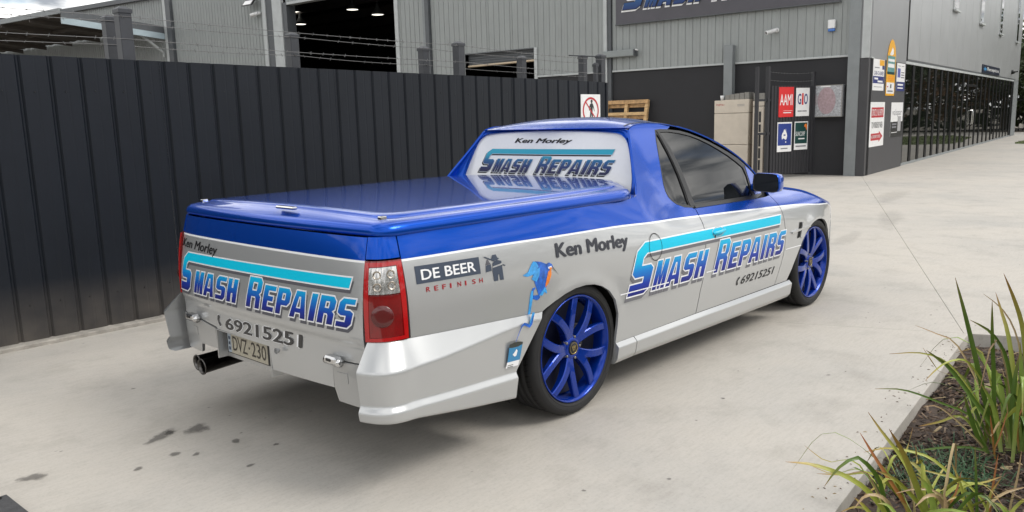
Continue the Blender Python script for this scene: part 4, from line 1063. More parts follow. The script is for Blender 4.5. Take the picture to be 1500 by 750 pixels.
CABQ=prof(_zq,np.where(_zq<.6,np.interp(_zq,[.1,.14,.25,.35,.5,.6],[.05,.035,.02,.008,0,0]),.575*.05*np.log1p(np.exp((_zq-.837)/.05))),.02)
BEDO=prof(_zq,np.where(_zq<.6,np.interp(_zq,[.1,.14,.25,.35,.5,.6],[.05,.035,.02,.008,0,0]),.45*np.maximum(0,_zq-.70)**2),.02)
FRTO=prof([.1,.14,.25,.35,.5,.64,.72,.80,.86,.90,.96],[.05,.035,.02,.008,0,0,.008,.03,.072,.125,.235],.018)
def sm(x,a,b):
    t=np.clip((x-a)/(b-a),0,1); return t*t*(3-2*t)
def off(X,z):
    w=sm(X,-.05,.95); v=sm(X,2.0,2.8)
    u=sm(X,.60,1.12); o=(BEDO(z)*(1-w)+(CABQ(z)*(1-u)+CABO(z)*u)*w)*(1-v)+FRTO(z)*v
    for cx in (0,2.939):
        r=np.hypot(X-cx,z-.34); o=o-.006*np.exp(-((r-.335)/.045)**2)*sm(z,.34,.5)*(np.abs(X-cx)<.6)
    return o
def S(e,z,out=0.):
    e=np.asarray(e,float); z=np.asarray(z,float); a=np.abs(e); sg=np.where(e>=0,-1.,1.)
    px=np.interp(a,EE,PLAN[:,0]); py=np.interp(a,EE,PLAN[:,1]); nx=np.interp(a,EE,NN[:,0]); ny=np.interp(a,EE,NN[:,1])
    o=off(px,z)-out
    return np.stack([px-nx*o,sg*(py-ny*o),z+0*o],-1)


# ================================================================ THE UTE
ute = thing('ute', 'blue and silver utility car with SMASH REPAIRS lettering and blue wheels', 'ute', (0, 0, 0))

def SN(fn):
    """surface function returning points and outward normals"""
    def g(a, b, out=0.):
        h = 2e-3
        P = fn(a, b, out)
        du = fn(np.asarray(a)+h, b, out)-fn(np.asarray(a)-h, b, out)
        dv = fn(a, np.asarray(b)+h, out)-fn(a, np.asarray(b)-h, out)
        N = np.cross(du, dv); N /= np.linalg.norm(N, axis=1)[:, None]
        return P, N
    return g
# e grows to the right when looking at the car from outside: normal = de x dz points outwards
BODY = SN(S)
def pip(P, poly):
    """points in polygon"""
    x, y = P[:, 0], P[:, 1]; ins = np.zeros(len(P), bool); n = len(poly)
    for i in range(n):
        x1, y1 = poly[i]; x2, y2 = poly[(i+1) % n]
        if y1 == y2: continue
        c = ((y1 > y) != (y2 > y)) & (x < (x2-x1)*(y-y1)/(y2-y1)+x1)
        ins ^= c
    return ins
def densify(poly, h):
    out = []
    n = len(poly)
    for i in range(n):
        a = np.array(poly[i], float); b = np.array(poly[(i+1) % n], float); k = max(1, int(math.ceil(np.linalg.norm(b-a)/h)))
        for j in range(k): out.append(a+(b-a)*j/k)
    return np.array(out)
def segdist(P, poly):
    d = np.full(len(P), 9.)
    n = len(poly)
    for i in range(n):
        a = poly[i]; b = poly[(i+1) % n]; ab = b-a; L = ab@ab
        if L < 1e-14: continue
        t = np.clip(((P-a)@ab)/L, 0, 1)
        d = np.minimum(d, np.linalg.norm(P-a-t[:, None]*ab, axis=1))
    return d
def panel(name, outline, parent, mats, surf=BODY, h=.035, holes=(), cuts=(), pick=None, out=0., flange=.014, fmat=None, refine=()):
    """a sheet following a surface: fills a 2D outline with a fine triangulation, adds a folded edge"""
    ol = densify(outline, h); hl = [densify(q, h) for q in holes]
    lo = ol.min(0); hi = ol.max(0)
    gx, gy = np.meshgrid(np.arange(lo[0]+h/2, hi[0], h), np.arange(lo[1]+h/2, hi[1], h)); gx[1::2] += h/2
    G = np.stack([gx.ravel(), gy.ravel()], -1)
    G = G[pip(G, ol)]
    if len(G): G = G[segdist(G, ol) > h*.5]
    for q in hl:
        if len(G): G = G[~pip(G, q)]
        if len(G): G = G[segdist(G, q) > h*.5]
    allp = [ol]+hl; edges = []; k = 0
    for l in [ol]+hl:
        edges += [(k+i, k+(i+1) % len(l)) for i in range(len(l))]; k += len(l)
    for cpts in cuts:
        cpts = np.array(cpts, float)
        if len(G): G = G[np.array([np.min(np.hypot(*(cpts-g).T)) for g in G]) > h*.35] if len(G)*len(cpts) < 3e6 else G
        allp.append(cpts); edges += [(k+i, k+i+1) for i in range(len(cpts)-1)]; k += len(cpts)
    pts = np.concatenate(allp+[G]) if len(G) else np.concatenate(allp)
    r = delaunay_2d_cdt([Vector(p) for p in pts], edges, [], 0, 1e-5)
    V = np.array([tuple(v) for v in r[0]]); F = np.array([tuple(f) for f in r[2]])
    C = V[F].mean(1); keep = pip(C, ol)
    for q in hl: keep &= ~pip(C, q)
    A = V[F]; ar = np.abs((A[:, 1, 0]-A[:, 0, 0])*(A[:, 2, 1]-A[:, 0, 1])-(A[:, 1, 1]-A[:, 0, 1])*(A[:, 2, 0]-A[:, 0, 0]))
    keep &= ar > 1e-9
    F = F[keep]; C = C[keep]
    used = np.unique(F); remap = -np.ones(len(V), int); remap[used] = np.arange(len(used)); V = V[used]; F = remap[F]
    P, N = surf(V[:, 0], V[:, 1], out)
    mi = [0]*len(F) if pick is None else [int(pick(c[0], c[1])) for c in C]
    # consistent winding along normals
    nn = np.cross(P[F[:, 1]]-P[F[:, 0]], P[F[:, 2]]-P[F[:, 0]]); flip = np.einsum('ij,ij->i', nn, N[F[:, 0]]) < 0
    F = [tuple(f[::-1]) if fl else tuple(f) for f, fl in zip(F, flip)]
    VV = list(P); NNl = list(N); FF = list(F); sm_ = [True]*len(F)
    if flange:
        cnt = {}
        for fi, f in enumerate(F):
            for a, b in zip(f, f[1:]+f[:1]): cnt[(a, b)] = fi
        for (a, b), fi in list(cnt.items()):
            if (b, a) not in cnt:
                i0 = len(VV); pa, pb = P[a], P[b]; qa, qb = pa-N[a]*flange, pb-N[b]*flange
                fn = np.cross(pa-pb, qb-pb); L = np.linalg.norm(fn)
                if L < 1e-12: continue
                fn = fn/L
                VV += [pb, pa, qa, qb]; NNl += [fn]*4; FF.append((i0, i0+1, i0+2, i0+3)); mi.append(mi[fi] if fmat is None else fmat)
    me = mesh_of(name, VV, FF, smooth=True, midx=mi, normals=NNl)
    return link(name, me, mats, parent)

# --- outlines on the flank, (X, z)
def fl(pts, side=1):
    """flank points (X,z) to surface coordinates; side -1 mirrors to the left flank"""
    return [(side*eX(x), z) for x, z in pts]
stripe_z = pchip([-1.3, -1.05, -.54, -.22, .32, .74, 1.16, 1.64, 2.17, 2.62, 3.05, 3.6], [.948, .944, .937, .929, .917, .896, .878, .859, .836, .812, .775, .74])
def stripe_of_e(e):
    X = np.interp(np.abs(e), EE, PLAN[:, 0]); return stripe_z(X)
def stripe_cuts(e0, e1):
    es = np.arange(e0, e1+.03, .03); z = stripe_of_e(es)
    return [np.stack([es, z-.0045], -1), np.stack([es, z+.0045], -1)]
def two_tone(e, z):
    s = float(stripe_of_e(e)); return 0 if z > s+.0045 else (1 if z > s-.0045 else 2)
PAINT = [BLUE, STRIPE, SILVER]
rear_arch = [(.308, .303), (.314, .40), (.312, .463), (.285, .545), (.235, .600), (.175, .634), (.11, .655), (.04, .664), (-.04, .662), (-.12, .648), (-.20, .625), (-.262, .603), (-.285, .592)]
front_arch_rear = [(2.43, .283), (2.455, .31), (2.50, .36), (2.55, .425), (2.60, .49), (2.65, .545), (2.71, .595), (2.78, .635), (2.86, .662), (2.94, .674), (3.02, .67), (3.10, .650), (3.17, .61), (3.225, .55), (3.25, .47), (3.25, .40), (3.235, .31)]
rail = [(.895, 1.409), (.93, 1.421), (.98, 1.429), (1.08, 1.433), (1.22, 1.428), (1.34, 1.416), (1.456, 1.398), (1.56, 1.376), (1.652, 1.350), (1.76, 1.315), (1.87, 1.272), (1.98, 1.219), (2.094, 1.150), (2.18, 1.092), (2.25, 1.040), (2.32, .985)]
door_rear = [(1.252, .948), (1.256, .910), (1.242, .87), (1.224, .76), (1.218, .67), (1.208, .584), (1.19, .50), (1.163, .436), (1.131, .301)]
door_front = [(2.302, .905), (2.321, .838), (2.338, .735), (2.352, .66), (2.357, .603), (2.345, .53), (2.313, .454), (2.225, .287)]
dlo = [(1.157, 1.396), (1.113, 1.329), (1.072, 1.24), (1.037, 1.153), (1.012, 1.08), (1.008, 1.04), (1.019, 1.008), (1.045, .982), (1.085, .958), (1.156, .934), (1.235, .924), (1.45, .921), (1.639, .917), (1.9, .913), (2.10, .910), (2.19, .922), (2.235, .95), (2.258, 1.010),
       (2.21, 1.052), (2.147, 1.099), (2.018, 1.180), (1.92, 1.226), (1.822, 1.266), (1.73, 1.302), (1.629, 1.334), (1.53, 1.362), (1.436, 1.381), (1.298, 1.394), (1.22, 1.398)]
belt_gap_z = .908

UE = .004  # half of a panel gap
for sd in (1, -1):
    q = lambda pts: fl(pts, sd)
    cut = stripe_cuts(*(sorted((sd*eX(-1.10), sd*eX(3.5)))))
    # rear quarter and cab side
    o = [(-1.066, .955), (-1.066, 1.044), (-.8, 1.044), (-.4, 1.044), (0, 1.043), (.3, 1.041), (.50, 1.039), (.56, 1.040), (.62, 1.044), (.66, 1.058), (.695, 1.10), (.735, 1.165), (.79, 1.25), (.835, 1.32), (.868, 1.375), (.885, 1.402)]
    o += rail[:5]+[(1.34, 1.410), (1.298, 1.3945)]+[(1.22, 1.3985)]+dlo[:10]+[(1.235-UE, .924)]+[(x-UE, z) for x, z in door_rear[1:]]
    o += rear_arch+[(-.30, .5925), (-.60, .605), (-.85, .618), (-1.058, .630), (-1.060, .80)]
    panel('rear_quarter_panel', q(o), ute, PAINT, cuts=cut, pick=two_tone, h=.033)
    # corner cap above the tail light
    ecap = [(sd*(eY(-.775)+UE), .958), (sd*(eY(-.775)+UE), 1.042), (sd*eX(-1.072), 1.042), (sd*eX(-1.072), .958)]
    panel('corner_cap', ecap, ute, PAINT, h=.02)
    # door skin
    o = [(x+UE, z) for x, z in door_rear[1:]][::-1]+[(1.245, .918), (1.45, .915), (1.639, .911), (1.9, .907), (2.10, .904), (2.20, .902)]+[(x-UE, z) for x, z in door_front]
    dr = panel('door', q(o), ute, PAINT, cuts=cut, pick=two_tone, h=.04)
    # front fender
    o = [(x+UE, z) for x, z in door_front][::-1]+[(2.33, .93), (2.36, .95), (2.48, .940), (2.60, .925), (2.74, .905), (2.86, .882), (2.98, .845), (3.10, .805), (3.25, .765), (3.38, .735), (3.36, .60), (3.345, .47)]+[(3.335, .31)]+front_arch_rear[::-1]
    fe = panel('front_fender', q(o), ute, PAINT, cuts=cut, pick=two_tone, h=.035)
    # black frame round the side glass
    qg = [(1.150, 1.372), (1.112, 1.308), (1.080, 1.24), (1.047, 1.160), (1.023, 1.08), (1.020, 1.04), (1.03, 1.012), (1.055, .990), (1.092, .968), (1.150, .950), (1.212, .943), (1.214, 1.02), (1.206, 1.12), (1.186, 1.25), (1.163, 1.36)]
    wg = [(1.196, 1.380), (1.238, 1.28), (1.262, 1.16), (1.277, 1.04), (1.284, .943), (1.45, .939), (1.639, .935), (1.9, .931), (2.045, .928), (2.064, 1.00), (2.068, 1.06), (2.055, 1.112), (1.98, 1.160), (1.90, 1.205), (1.811, 1.247), (1.72, 1.286), (1.622, 1.320), (1.53, 1.346), (1.416, 1.366), (1.298, 1.379)]
    ms = [(2.085, .930), (2.19, .930), (2.228, .955), (2.25, 1.008), (2.205, 1.047), (2.145, 1.090), (2.088, 1.124)]
    panel('window_frame', q(dlo), ute, TRIMB, holes=[q(qg), q(wg), q(ms)], h=.03, out=.001, flange=.02)
    # centre bar stands proud
    panel('window_pillar', q([(1.166, 1.390), (1.190, 1.392), (1.232, 1.28), (1.256, 1.16), (1.271, 1.04), (1.279, .936), (1.222, .936), (1.224, 1.02), (1.214, 1.12), (1.194, 1.25)]), ute, TRIMB, h=.03, out=.004, flange=.006)
    panel('quarter_window', q(qg), ute, GLASS, h=.05, out=-.006, flange=0)
    sw = panel('side_window', q(wg), ute, GLASS, h=.05, out=-.005, flange=0)
    panel('mirror_mount', q(ms), ute, BLUE, h=.03, out=.003, flange=.01)
    # belt moulding
    panel('belt_moulding', q([(1.262, .921), (1.262, .933), (1.64, .926), (2.08, .920), (2.08, .908), (1.64, .914)]), ute, CHROME if 0 else TRIMB, h=.05, out=.006, flange=.008)

# --- tailgate (full width, one sheet with a notch for the number plate)
eL, eR = -eY(-.775)+UE*0, eY(-.775)
tg = [(eL+UE, 1.040)]
tg = [(-eR+UE, 1.040), (eR-UE, 1.040), (eR-UE, .64), (eY(-.765), .536), (eY(-.572), .532), (eY(-.568), .405), (eY(-.105), .396), (eY(-.105), .504), (eY(.385), .504), (eY(.385), .516), (eY(.572), .532), (eY(.765), .536), (-eR+UE, .64)]
tg = tg[::-1]
tail_cut = stripe_cuts(-eR-.03, eR+.03)
# crease lines of the lower tailgate
def TG(e, z, out=0.):
    """tailgate surface: pressed ridge near z=.62 and a lip under it"""
    z = np.asarray(z, float)
    d = .010*sm(z, .60, .63)*(1-sm(z, .63, .90)) - .004
    return S(e, z, out+d)
TAIL = SN(TG)
tgo = panel('tailgate', tg, ute, PAINT, surf=TAIL, cuts=tail_cut, pick=two_tone, h=.03)
# notch walls and back panel behind the number plate
mb = MB()
for y in (.385, -.105): mb.box(-1.240, -1.188, y-.004, y+.004, .36, .504)
mb.box(-1.240, -1.184, -.108, .389, .5035, .5075)
mb.box(-1.190, -1.182, -.108, .389, .36, .507)
mb.build('plate_recess', SILVER_DK, ute)
# aprons between the tailgate and the bumper corners
panel('rear_apron', [(eY(.785), .345), (eY(.590), .352), (eY(.572), .40), (eY(.393), .405), (eY(.393), .510), (eY(.572), .528), (eY(.783), .532)][::-1], ute, SILVER_DK, h=.03, out=.001)
panel('rear_apron', [(eY(-.785), .345), (eY(-.595), .352), (eY(-.578), .405), (eY(-.578), .527), (eY(-.783), .532)], ute, SILVER_DK, h=.03, out=.001)
# small square tow-eye covers
panel('tow_cover', rect_q(eY(-.604), .440, eY(-.668), .482), ute, SILVER_DK, h=.03, out=.0035, flange=.006)
panel('tow_cover', rect_q(eY(.668), .440, eY(.604), .482), ute, SILVER_DK, h=.03, out=.0035, flange=.006)

# --- rear bumper corners: lofted section with crisp moulded lines
def BK(X): return .5*(1-sm(X, -1.15, -.34))+.5*np.clip((-.36-np.asarray(X))/.80, 0, 1)                                 # 1 at the tail, 0 at the wheel
def b_rows(X):
    k = BK(X)
    top = np.interp(X, [-1.25, -1.06, -.30], [.642, .632, .592]); lt = np.interp(X, [-1.25, -.47], [.402, .345]); bo = np.interp(X, [-1.25, -1.0, -.70, -.478], [.345, .306, .256, .222])
    o1 = .006+.064*k+.010*(1-k)
    return [(top, .004), (top-(.075*k+.03), o1), (lt, o1-.013), (lt-.024, o1+.008), (bo, o1+.004), (bo-.014, o1-.025)]
XA = pchip([.20, .222, .33, .375, .455, .53, .588, .65], [.479, .478, .475, .452, .40, .335, .292, .26])
def fillet(rows, r=.007):
    out = [rows[0]]
    for q in range(1, len(rows)-1):
        a, b, c = (np.array(rows[q+d_]) for d_ in (-1, 0, 1))
        u_ = (a-b)/np.linalg.norm(a-b); v_ = (c-b)/np.linalg.norm(c-b); rr_ = min(r, .4*np.linalg.norm(a-b), .4*np.linalg.norm(c-b))
        p0 = b+u_*rr_; p2 = b+v_*rr_
        out += [p0+u_*rr_*.5, p0, .25*p0+.5*b+.25*p2, p2, p2+v_*rr_*.5]
    return out+[rows[-1]]
eB0 = eY(-.79)
def BUMP_pt(sd, t, row):
    X = -1.19
    for _ in range(6):
        z, o_ = fillet(b_rows(X))[row]; e1 = eX(-float(XA(z))); e = eB0+(e1-eB0)*t; X = float(np.interp(e, EE, PLAN[:, 0]))
    corner = .038*math.exp(-((X+1.175)/.06)**2)*min(1, max(0, (.64-z)/.06))
    return S(sd*e, z, o_+corner)
nrow = len(fillet(b_rows(-1.0)))
tt = np.r_[np.linspace(0, .30, 22), np.linspace(.30, 1, 26)[1:]]
for sd in (1, -1):
    V = [BUMP_pt(sd, t, r_) for t in tt for r_ in range(nrow)]
    F = [(a*nrow+b, a*nrow+b+1, (a+1)*nrow+b+1, (a+1)*nrow+b) for a in range(len(tt)-1) for b in range(nrow-1)]
    # returns at the inner end and at the wheel arch
    for a, dv in ((0, (.13, 0, 0)), (len(tt)-1, (0, sd*.06, 0))):
        k0 = len(V); V += [V[a*nrow+b] for b in range(nrow)]; k1 = len(V); V += [np.array(V[a*nrow+b])+np.array(dv) for b in range(nrow)]
        F += [(k0+b, k0+b+1, k1+b+1, k1+b) for b in range(nrow-1)]
    if sd < 0: F = [f[::-1] for f in F]
    link('rear_bumper', mesh_of('rear_bumper', V, F, smooth=True), SILVER, ute)
def BUMP(e, z, out=0.):
    # flat face of the bumper, for the print near the wheel
    X = np.interp(np.abs(e), EE, PLAN[:, 0]); k = BK(X); return S(e, z, out+.016+.054*k+.002-.013*np.clip((.50-np.asarray(z))/.15, 0, 1)+.002)
BUMPS = SN(BUMP)

# --- latches on the tail
for y in (-.610, .602):
    mb = MB()
    mb.cbox(-1.272, -1.232, y-.040, y+.040, .522, .556, .008)
    mb.lathe([(0, -.05), (.017, -.05), (.017, .05), (0, .05)], (-1.250, y, .532), (0, 1, 0), 14)
    lt = mb.build('latch', CHROME, ute)
    mb = MB(); mb.cbox(-1.276, -1.265, y-.012, y+.018, .537, .549, .002); mb.build('latch_slot', TRIMB, lt)
mb = MB(); mb.lathe([(0, .0), (.008, -.003), (.012, -.012), (.013, -.02)], (-1.247, -.20, .505), (1, 0, 0), 16); mb.build('lock_barrel', SILVER_DK, tgo)

# --- tail lights
LRED = mat('lamp red lens', (.17, .0015, .0025), .08, .0, .7, var=.25, vscale=14)
LRED2 = mat('lamp red rim', (.40, .004, .006), .10, .0, .6)
LCLR = mat('lamp clear lens', (.55, .54, .53), .10, .75, 1.0, var=.35, vscale=55)
LBOWL = mat('lamp bowl', (.42, .38, .33), .22, 1.0)
LDARK = mat('lamp dark bowl', (.09, .002, .003), .25, 0, .6)
for sd in (1, -1):
    a0, a1 = eY(-.775)+.004, eX(-1.066)-.004
    L = lambda u, v: (sd*(a0+(a1-a0)*u), .632+(.952-.632)*v)
    lamp = panel('tail_light', [L(.03, 0), L(.5, -.005), L(1, .005), L(1, 1), L(.5, 1), L(0, 1), L(-.02, .5)], ute, LRED, h=.02, out=.006, flange=.04)
    sx0 = .12; sx1 = .80
    panel('lamp_lens', [L(.14, .06), L(.86, .07), L(.84, .58), L(.12, .58)], lamp, LRED2 if 0 else LRED, h=.02, out=.010, flange=.005)
    panel('lamp_lens', [L(.13, .60), L(.84, .60), L(.82, .93), L(.15, .92)], lamp, LCLR, h=.02, out=.011, flange=.006)
    panel('lamp_rim', [L(.03, .01), L(.97, .02), L(.97, .985), L(.03, .985)], lamp, LRED2, h=.02, out=.012, flange=.008, holes=[[L(.13, .055), L(.87, .065), L(.83, .94), L(.14, .93)]])
    for (u, v) in ((.34, .835), (.66, .84), (.34, .69), (.66, .70)):
        cc, nn = BODY(np.array([L(u, v)[0]]), np.array([L(u, v)[1]]), .013)
        mb = MB(); mb.lathe([(.0, -.006), (.008, -.0045), (.014, .0), (.0165, .0018), (.0175, .0006)], cc[0], nn[0], 18); mb.build('lamp_bowl', LBOWL, lamp)
    cc, nn = BODY(np.array([L(.42, .33)[0]]), np.array([L(.42, .33)[1]]), .0115)
    mb = MB(); mb.lathe([(.0, .0035), (.024, .003), (.042, .001), (.044, -.002)], cc[0], nn[0], 22); mb.build('lamp_bowl', LDARK, lamp)

# --- side skirts: lofted like the bumper
def loft_side(name, Xs, rows_of, sd, m, ends=True):
    cols = []
    for X in Xs: cols.append([S(sd*eX(X+dx), z, o_) for (z, o_), dx in zip(fillet(rows_of(X), .006), np.zeros(99))])
    n_ = len(cols[0]); V = [p for c in cols for p in c]; F = [(a*n_+b, a*n_+b+1, (a+1)*n_+b+1, (a+1)*n_+b) for a in range(len(cols)-1) for b in range(n_-1)]
    for a in (0, len(cols)-1):
        k0 = len(V); V += cols[a]; k1 = len(V); V += [np.array(p)+np.array((0, sd*.06, 0)) for p in cols[a]]; F += [(k0+b, k0+b+1, k1+b+1, k1+b) for b in range(n_-1)]
    return link(name, mesh_of(name, V, F, smooth=True), m, ute)
def skirt_rows(X):
    top = np.interp(X, [.30, 1.13, 2.45], [.3025, .2985, .279]); bo = np.interp(X, [.30, .49, 1.3, 2.49], [.186, .188, .172, .150])
    return [(top, .001), (top-.022, .026), (bo+.028, .023), (bo, .006), (bo-.006, -.03)]
for sd in (1, -1):
    loft_side('side_skirt', np.r_[np.linspace(.478, 2.40, 34), 2.44, 2.478], skirt_rows, sd, SILVER)
    loft_side('skirt_end', np.linspace(.308, .472, 6), skirt_rows, sd, SILVER)

# --- bed cover
def cover_outline(inset, n=96):
    """rounded plan outline of the tonneau lid"""
    hw = lambda x: np.interp(x, [-1.2, -1.0, -.6, 0, .74], [.832, .840, .855, .862, .858])
    pts = []
    xr, xf = -1.180+inset, .735
    def side(x): return float(hw(x))-inset
    rc = .075
    R = []
    for t in np.linspace(0, 1, 14):                                    # rear edge, centre to corner
        y = t*(side(-1.12)-rc); R.append((xr+.035*(y/.78)**2, -y))
    yc = side(-1.12)-rc; xc = xr+.035*(yc/.78)**2
    for a in np.linspace(10, 80, 8):
        R.append((xc+rc*(1-math.cos(R_(a))), -(yc+rc*math.sin(R_(a)))))
    for x in np.linspace(xc+rc, .44, 24): R.append((x, -side(x)))
    yin = .742-inset
    for t in np.linspace(.12, 1, 9): R.append((.44+.17*math.sin(t*math.pi/2), -(side(.44)-(side(.44)-yin)*(1-math.cos(t*math.pi/2)))))
    for x in np.linspace(.64, xf, 4): R.append((x, -(yin-.06*((x-.61)/.12)**2)))
    for t in np.linspace(.15, 1, 8): R.append((xf, -(yin-.06)*(1-t)))
    Lh = [(x, -y) for x, y in R[1:-1]][::-1]
    return R+Lh
def cover_z(x, y):
    return 1.100+.022*(1-(y/.86)**2)+.004*np.clip((x+.2), 0, 1)
bmv = MB()
loops = []
prof = [(.012, 1.040, None), (.0, 1.046, None), (-.002, 1.062, None), (.004, 1.078, None), (.016, 1.090, None), (.032, 1.0955, None), (.060, None, -.004), (.088, None, -.0035), (.094, None, .003), (.102, None, .006), (.16, None, .006)]
for ins, zz_, dz in prof:
    ol = cover_outline(ins)
    loops.append([(x, y, zz_ if zz_ is not None else float(cover_z(x, y))+dz) for x, y in ol])
V = [p for l in loops for p in l]; n = len(loops[0])
F = [(i*n+k, i*n+(k+1) % n, (i+1)*n+(k+1) % n, (i+1)*n+k) for i in range(len(loops)-1) for k in range(n)]
lid = link('bed_cover', mesh_of('bed_cover', V, [f[::-1] for f in F], smooth=True), BLUE, ute)
def LIDF(x, y, out=0.):
    x = np.asarray(x, float); y = np.asarray(y, float)
    return np.stack([x, y, cover_z(x, y)+.006+out], -1)
LIDS = SN(LIDF)
panel('cover_top', cover_outline(.158), lid, BLUE, surf=LIDS, h=.06, flange=0)
for y in (.74, -.742):
    mb = MB(); mb.cbox(-1.080, -1.048, y-.012, y+.012, 1.098, 1.114, .003); mb.build('hinge_pad', CHROME, lid)
mb = MB(); mb.cbox(-1.150, -1.122, -.23, -.09, 1.118, 1.1315, .005); mb.build('cover_handle', CHROME, lid)
# dark seal gap under the lid
mb = MB()
ol = cover_outline(.14); mb.prism([(x, y, 1.0) for x, y in ol], (0, 0, .05)); mb.build('cover_seal', VOIDM, ute)

for sd in (1, -1):
    xs_ = np.linspace(.15, .72, 20); V = []
    for x in xs_: V += [S(sd*eX(x), 1.041, -.002), np.array([x, -sd*.79, 1.043]), np.array([x, -sd*.69, 1.046])]
    F = [(3*i+k, 3*i+k+1, 3*i+4+k, 3*i+3+k) for i in range(19) for k in range(2)]
    link('rail_cap', mesh_of('rail_cap', V, F, smooth=True), BLUE, ute)
# --- roof, windscreen, bonnet: sheets spanning the two rails
rail_full = rail+[(2.36, .955), (2.48, .942), (2.60, .927), (2.74, .907), (2.86, .884), (2.98, .847), (3.10, .807), (3.25, .767), (3.38, .737), (3.50, .70), (3.60, .65)]
RX = np.array([p[0] for p in rail_full]); RZ = pchip(RX, [p[1] for p in rail_full])
CR = pchip([.895, .95, 1.02, 1.12, 1.25, 1.4, 1.9, 2.3, 2.45, 2.7, 3.2, 3.6], [.001, .019, .037, .050, .054, .046, .015, .02, .035, .05, .05, .03])
FW = pchip([.895, 1.05, 1.4, 1.9, 2.3, 2.45, 3.0, 3.6], [-.070, .0, .12, .19, .23, .16, .12, .20])
def TOP(s, v, out=0.):
    s = np.asarray(s, float); v = np.asarray(v, float)
    z = RZ(s); P = S(np.interp(s, [.5, 3.4, 3.6], [eX(.5), eX(3.4), eX(3.4)+.2]), z)
    yh = np.abs(P[:, 1])-.002 if P.ndim > 1 else abs(P[1])
    b = 1-np.abs(v)**2.4
    return np.stack([s+FW(s)*(1-v*v), -v*yh, z+CR(s)*b+out], -1)
TOPS = SN(TOP)
def strip(s0, s1, v=1.0, n=14):
    s = np.linspace(s0, s1, n)
    return [(a, -v) for a in s]+[(s1, w) for w in np.linspace(-v, v, 12)[1:-1]]+[(a, v) for a in s[::-1]]+[(s0, w) for w in np.linspace(v, -v, 12)[1:-1]]
def topsurf(o):
    P, N = TOPS(o[:, 0], o[:, 1]); return P, N
roof = panel('roof', strip(.898, 1.44), ute, BLUE, surf=TOPS, h=.05, flange=.005)
# roof joint (ditch moulding) near each rail
for sg in (1, -1):
    panel('roof_moulding', [(.93, sg*.925), (1.43, sg*.925), (1.43, sg*.905), (.93, sg*.905)][::sg], ute, TRIMB, surf=TOPS, h=.03, out=.002, flange=0)
panel('windscreen', strip(1.455, 2.30, .955), ute, GLASS, surf=TOPS, h=.06, flange=.01)
panel('windscreen_pillar', [(s, -.96) for s in np.linspace(1.44, 2.34, 14)]+[(s, -1) for s in np.linspace(2.34, 1.44, 14)], ute, BLUE, surf=TOPS, h=.03, flange=.008)
panel('windscreen_pillar', [(s, 1) for s in np.linspace(1.44, 2.34, 14)]+[(s, .96) for s in np.linspace(2.34, 1.44, 14)], ute, BLUE, surf=TOPS, h=.03, flange=.008)
panel('cowl', strip(2.305, 2.375, .99), ute, TRIMB, surf=TOPS, h=.05, out=-.006, flange=.01)
panel('bonnet', strip(2.382, 3.50, .992), ute, BLUE, surf=TOPS, h=.05, flange=.015)
# --- nose
def NOSE(e, z, out=0.): return S(e, z, out+.004)
eN = float(EE[-1])
for sd in (1, -1):
    panel('front_bumper', [(sd*eX(3.34), .31), (sd*eX(3.345), .47), (sd*eX(3.36), .60), (sd*eN*.999, .60), (sd*eN*.999, .20), (sd*(eX(3.34)+.06), .19)], ute, SILVER, surf=SN(NOSE), h=.05, flange=.02)
    panel('headlight', [(sd*eX(3.365), .605), (sd*eX(3.38), .73), (sd*(eX(3.38)+.25), .70), (sd*(eX(3.38)+.34), .61)], ute, LCLR, surf=SN(NOSE), h=.04, flange=.02)
panel('grille', [(eX(3.38)+.36, .605), (eX(3.38)+.28, .69), (2*eN-(eX(3.38)+.28), .69), (2*eN-(eX(3.38)+.36), .605)] if 0 else [(eX(3.38)+.36, .605), (eX(3.38)+.28, .69), (eN*.999, .70), (eN*.999, .605)], ute, TRIMB, surf=SN(NOSE), h=.04, flange=.02)
panel('grille', [(-eX(3.38)-.36, .605), (-eX(3.38)-.28, .69), (-eN*.999, .70), (-eN*.999, .605)], ute, TRIMB, surf=SN(NOSE), h=.04, flange=.02)
for y in (-.80, .80):
    mb = MB(); mb.cbox(3.215, 3.24, y-.075, y+.065, .20, .40, .008); mb.build('mud_guard', WELL, ute)

# --- rear of the cab: frame and window
def loop_resample(P, n):
    P = np.array(P, float); d = np.r_[0, np.cumsum(np.linalg.norm(np.diff(P, axis=0), axis=1))]; t = np.linspace(0, d[-1], n)
    return np.stack([np.interp(t, d, P[:, k]) for k in range(3)], -1)
sail = [(.655, 1.02), (.66, 1.058), (.695, 1.10), (.735, 1.165), (.79, 1.25), (.835, 1.32), (.868, 1.375), (.885, 1.402)]
outer = [S(eX(x), z) for x, z in sail]
v_ = np.linspace(1, -1, 25)[1:-1]
topedge = TOP(np.full(23, .900), v_, -.003)
outer = outer+list(topedge)[::1]+[np.array([p[0], -p[1], p[2]]) for p in outer[::-1]]
if outer[8][1] > outer[20][1]: pass
WX = lambda y, z: .775+(z-1.092)*.33-.035*(1-(y/.69)**2)
gl = [(-.690, 1.02), (-.690, 1.085), (-.684, 1.13), (-.664, 1.20), (-.634, 1.285), (-.612, 1.333), (-.588, 1.360), (-.555, 1.379), (-.515, 1.388), (-.40, 1.397), (-.20, 1.403), (0, 1.405)]
glf = gl+[(-y, z) for y, z in gl[:-1][::-1]]
inner = [np.array([WX(y, z), y, z]) for y, z in glf]
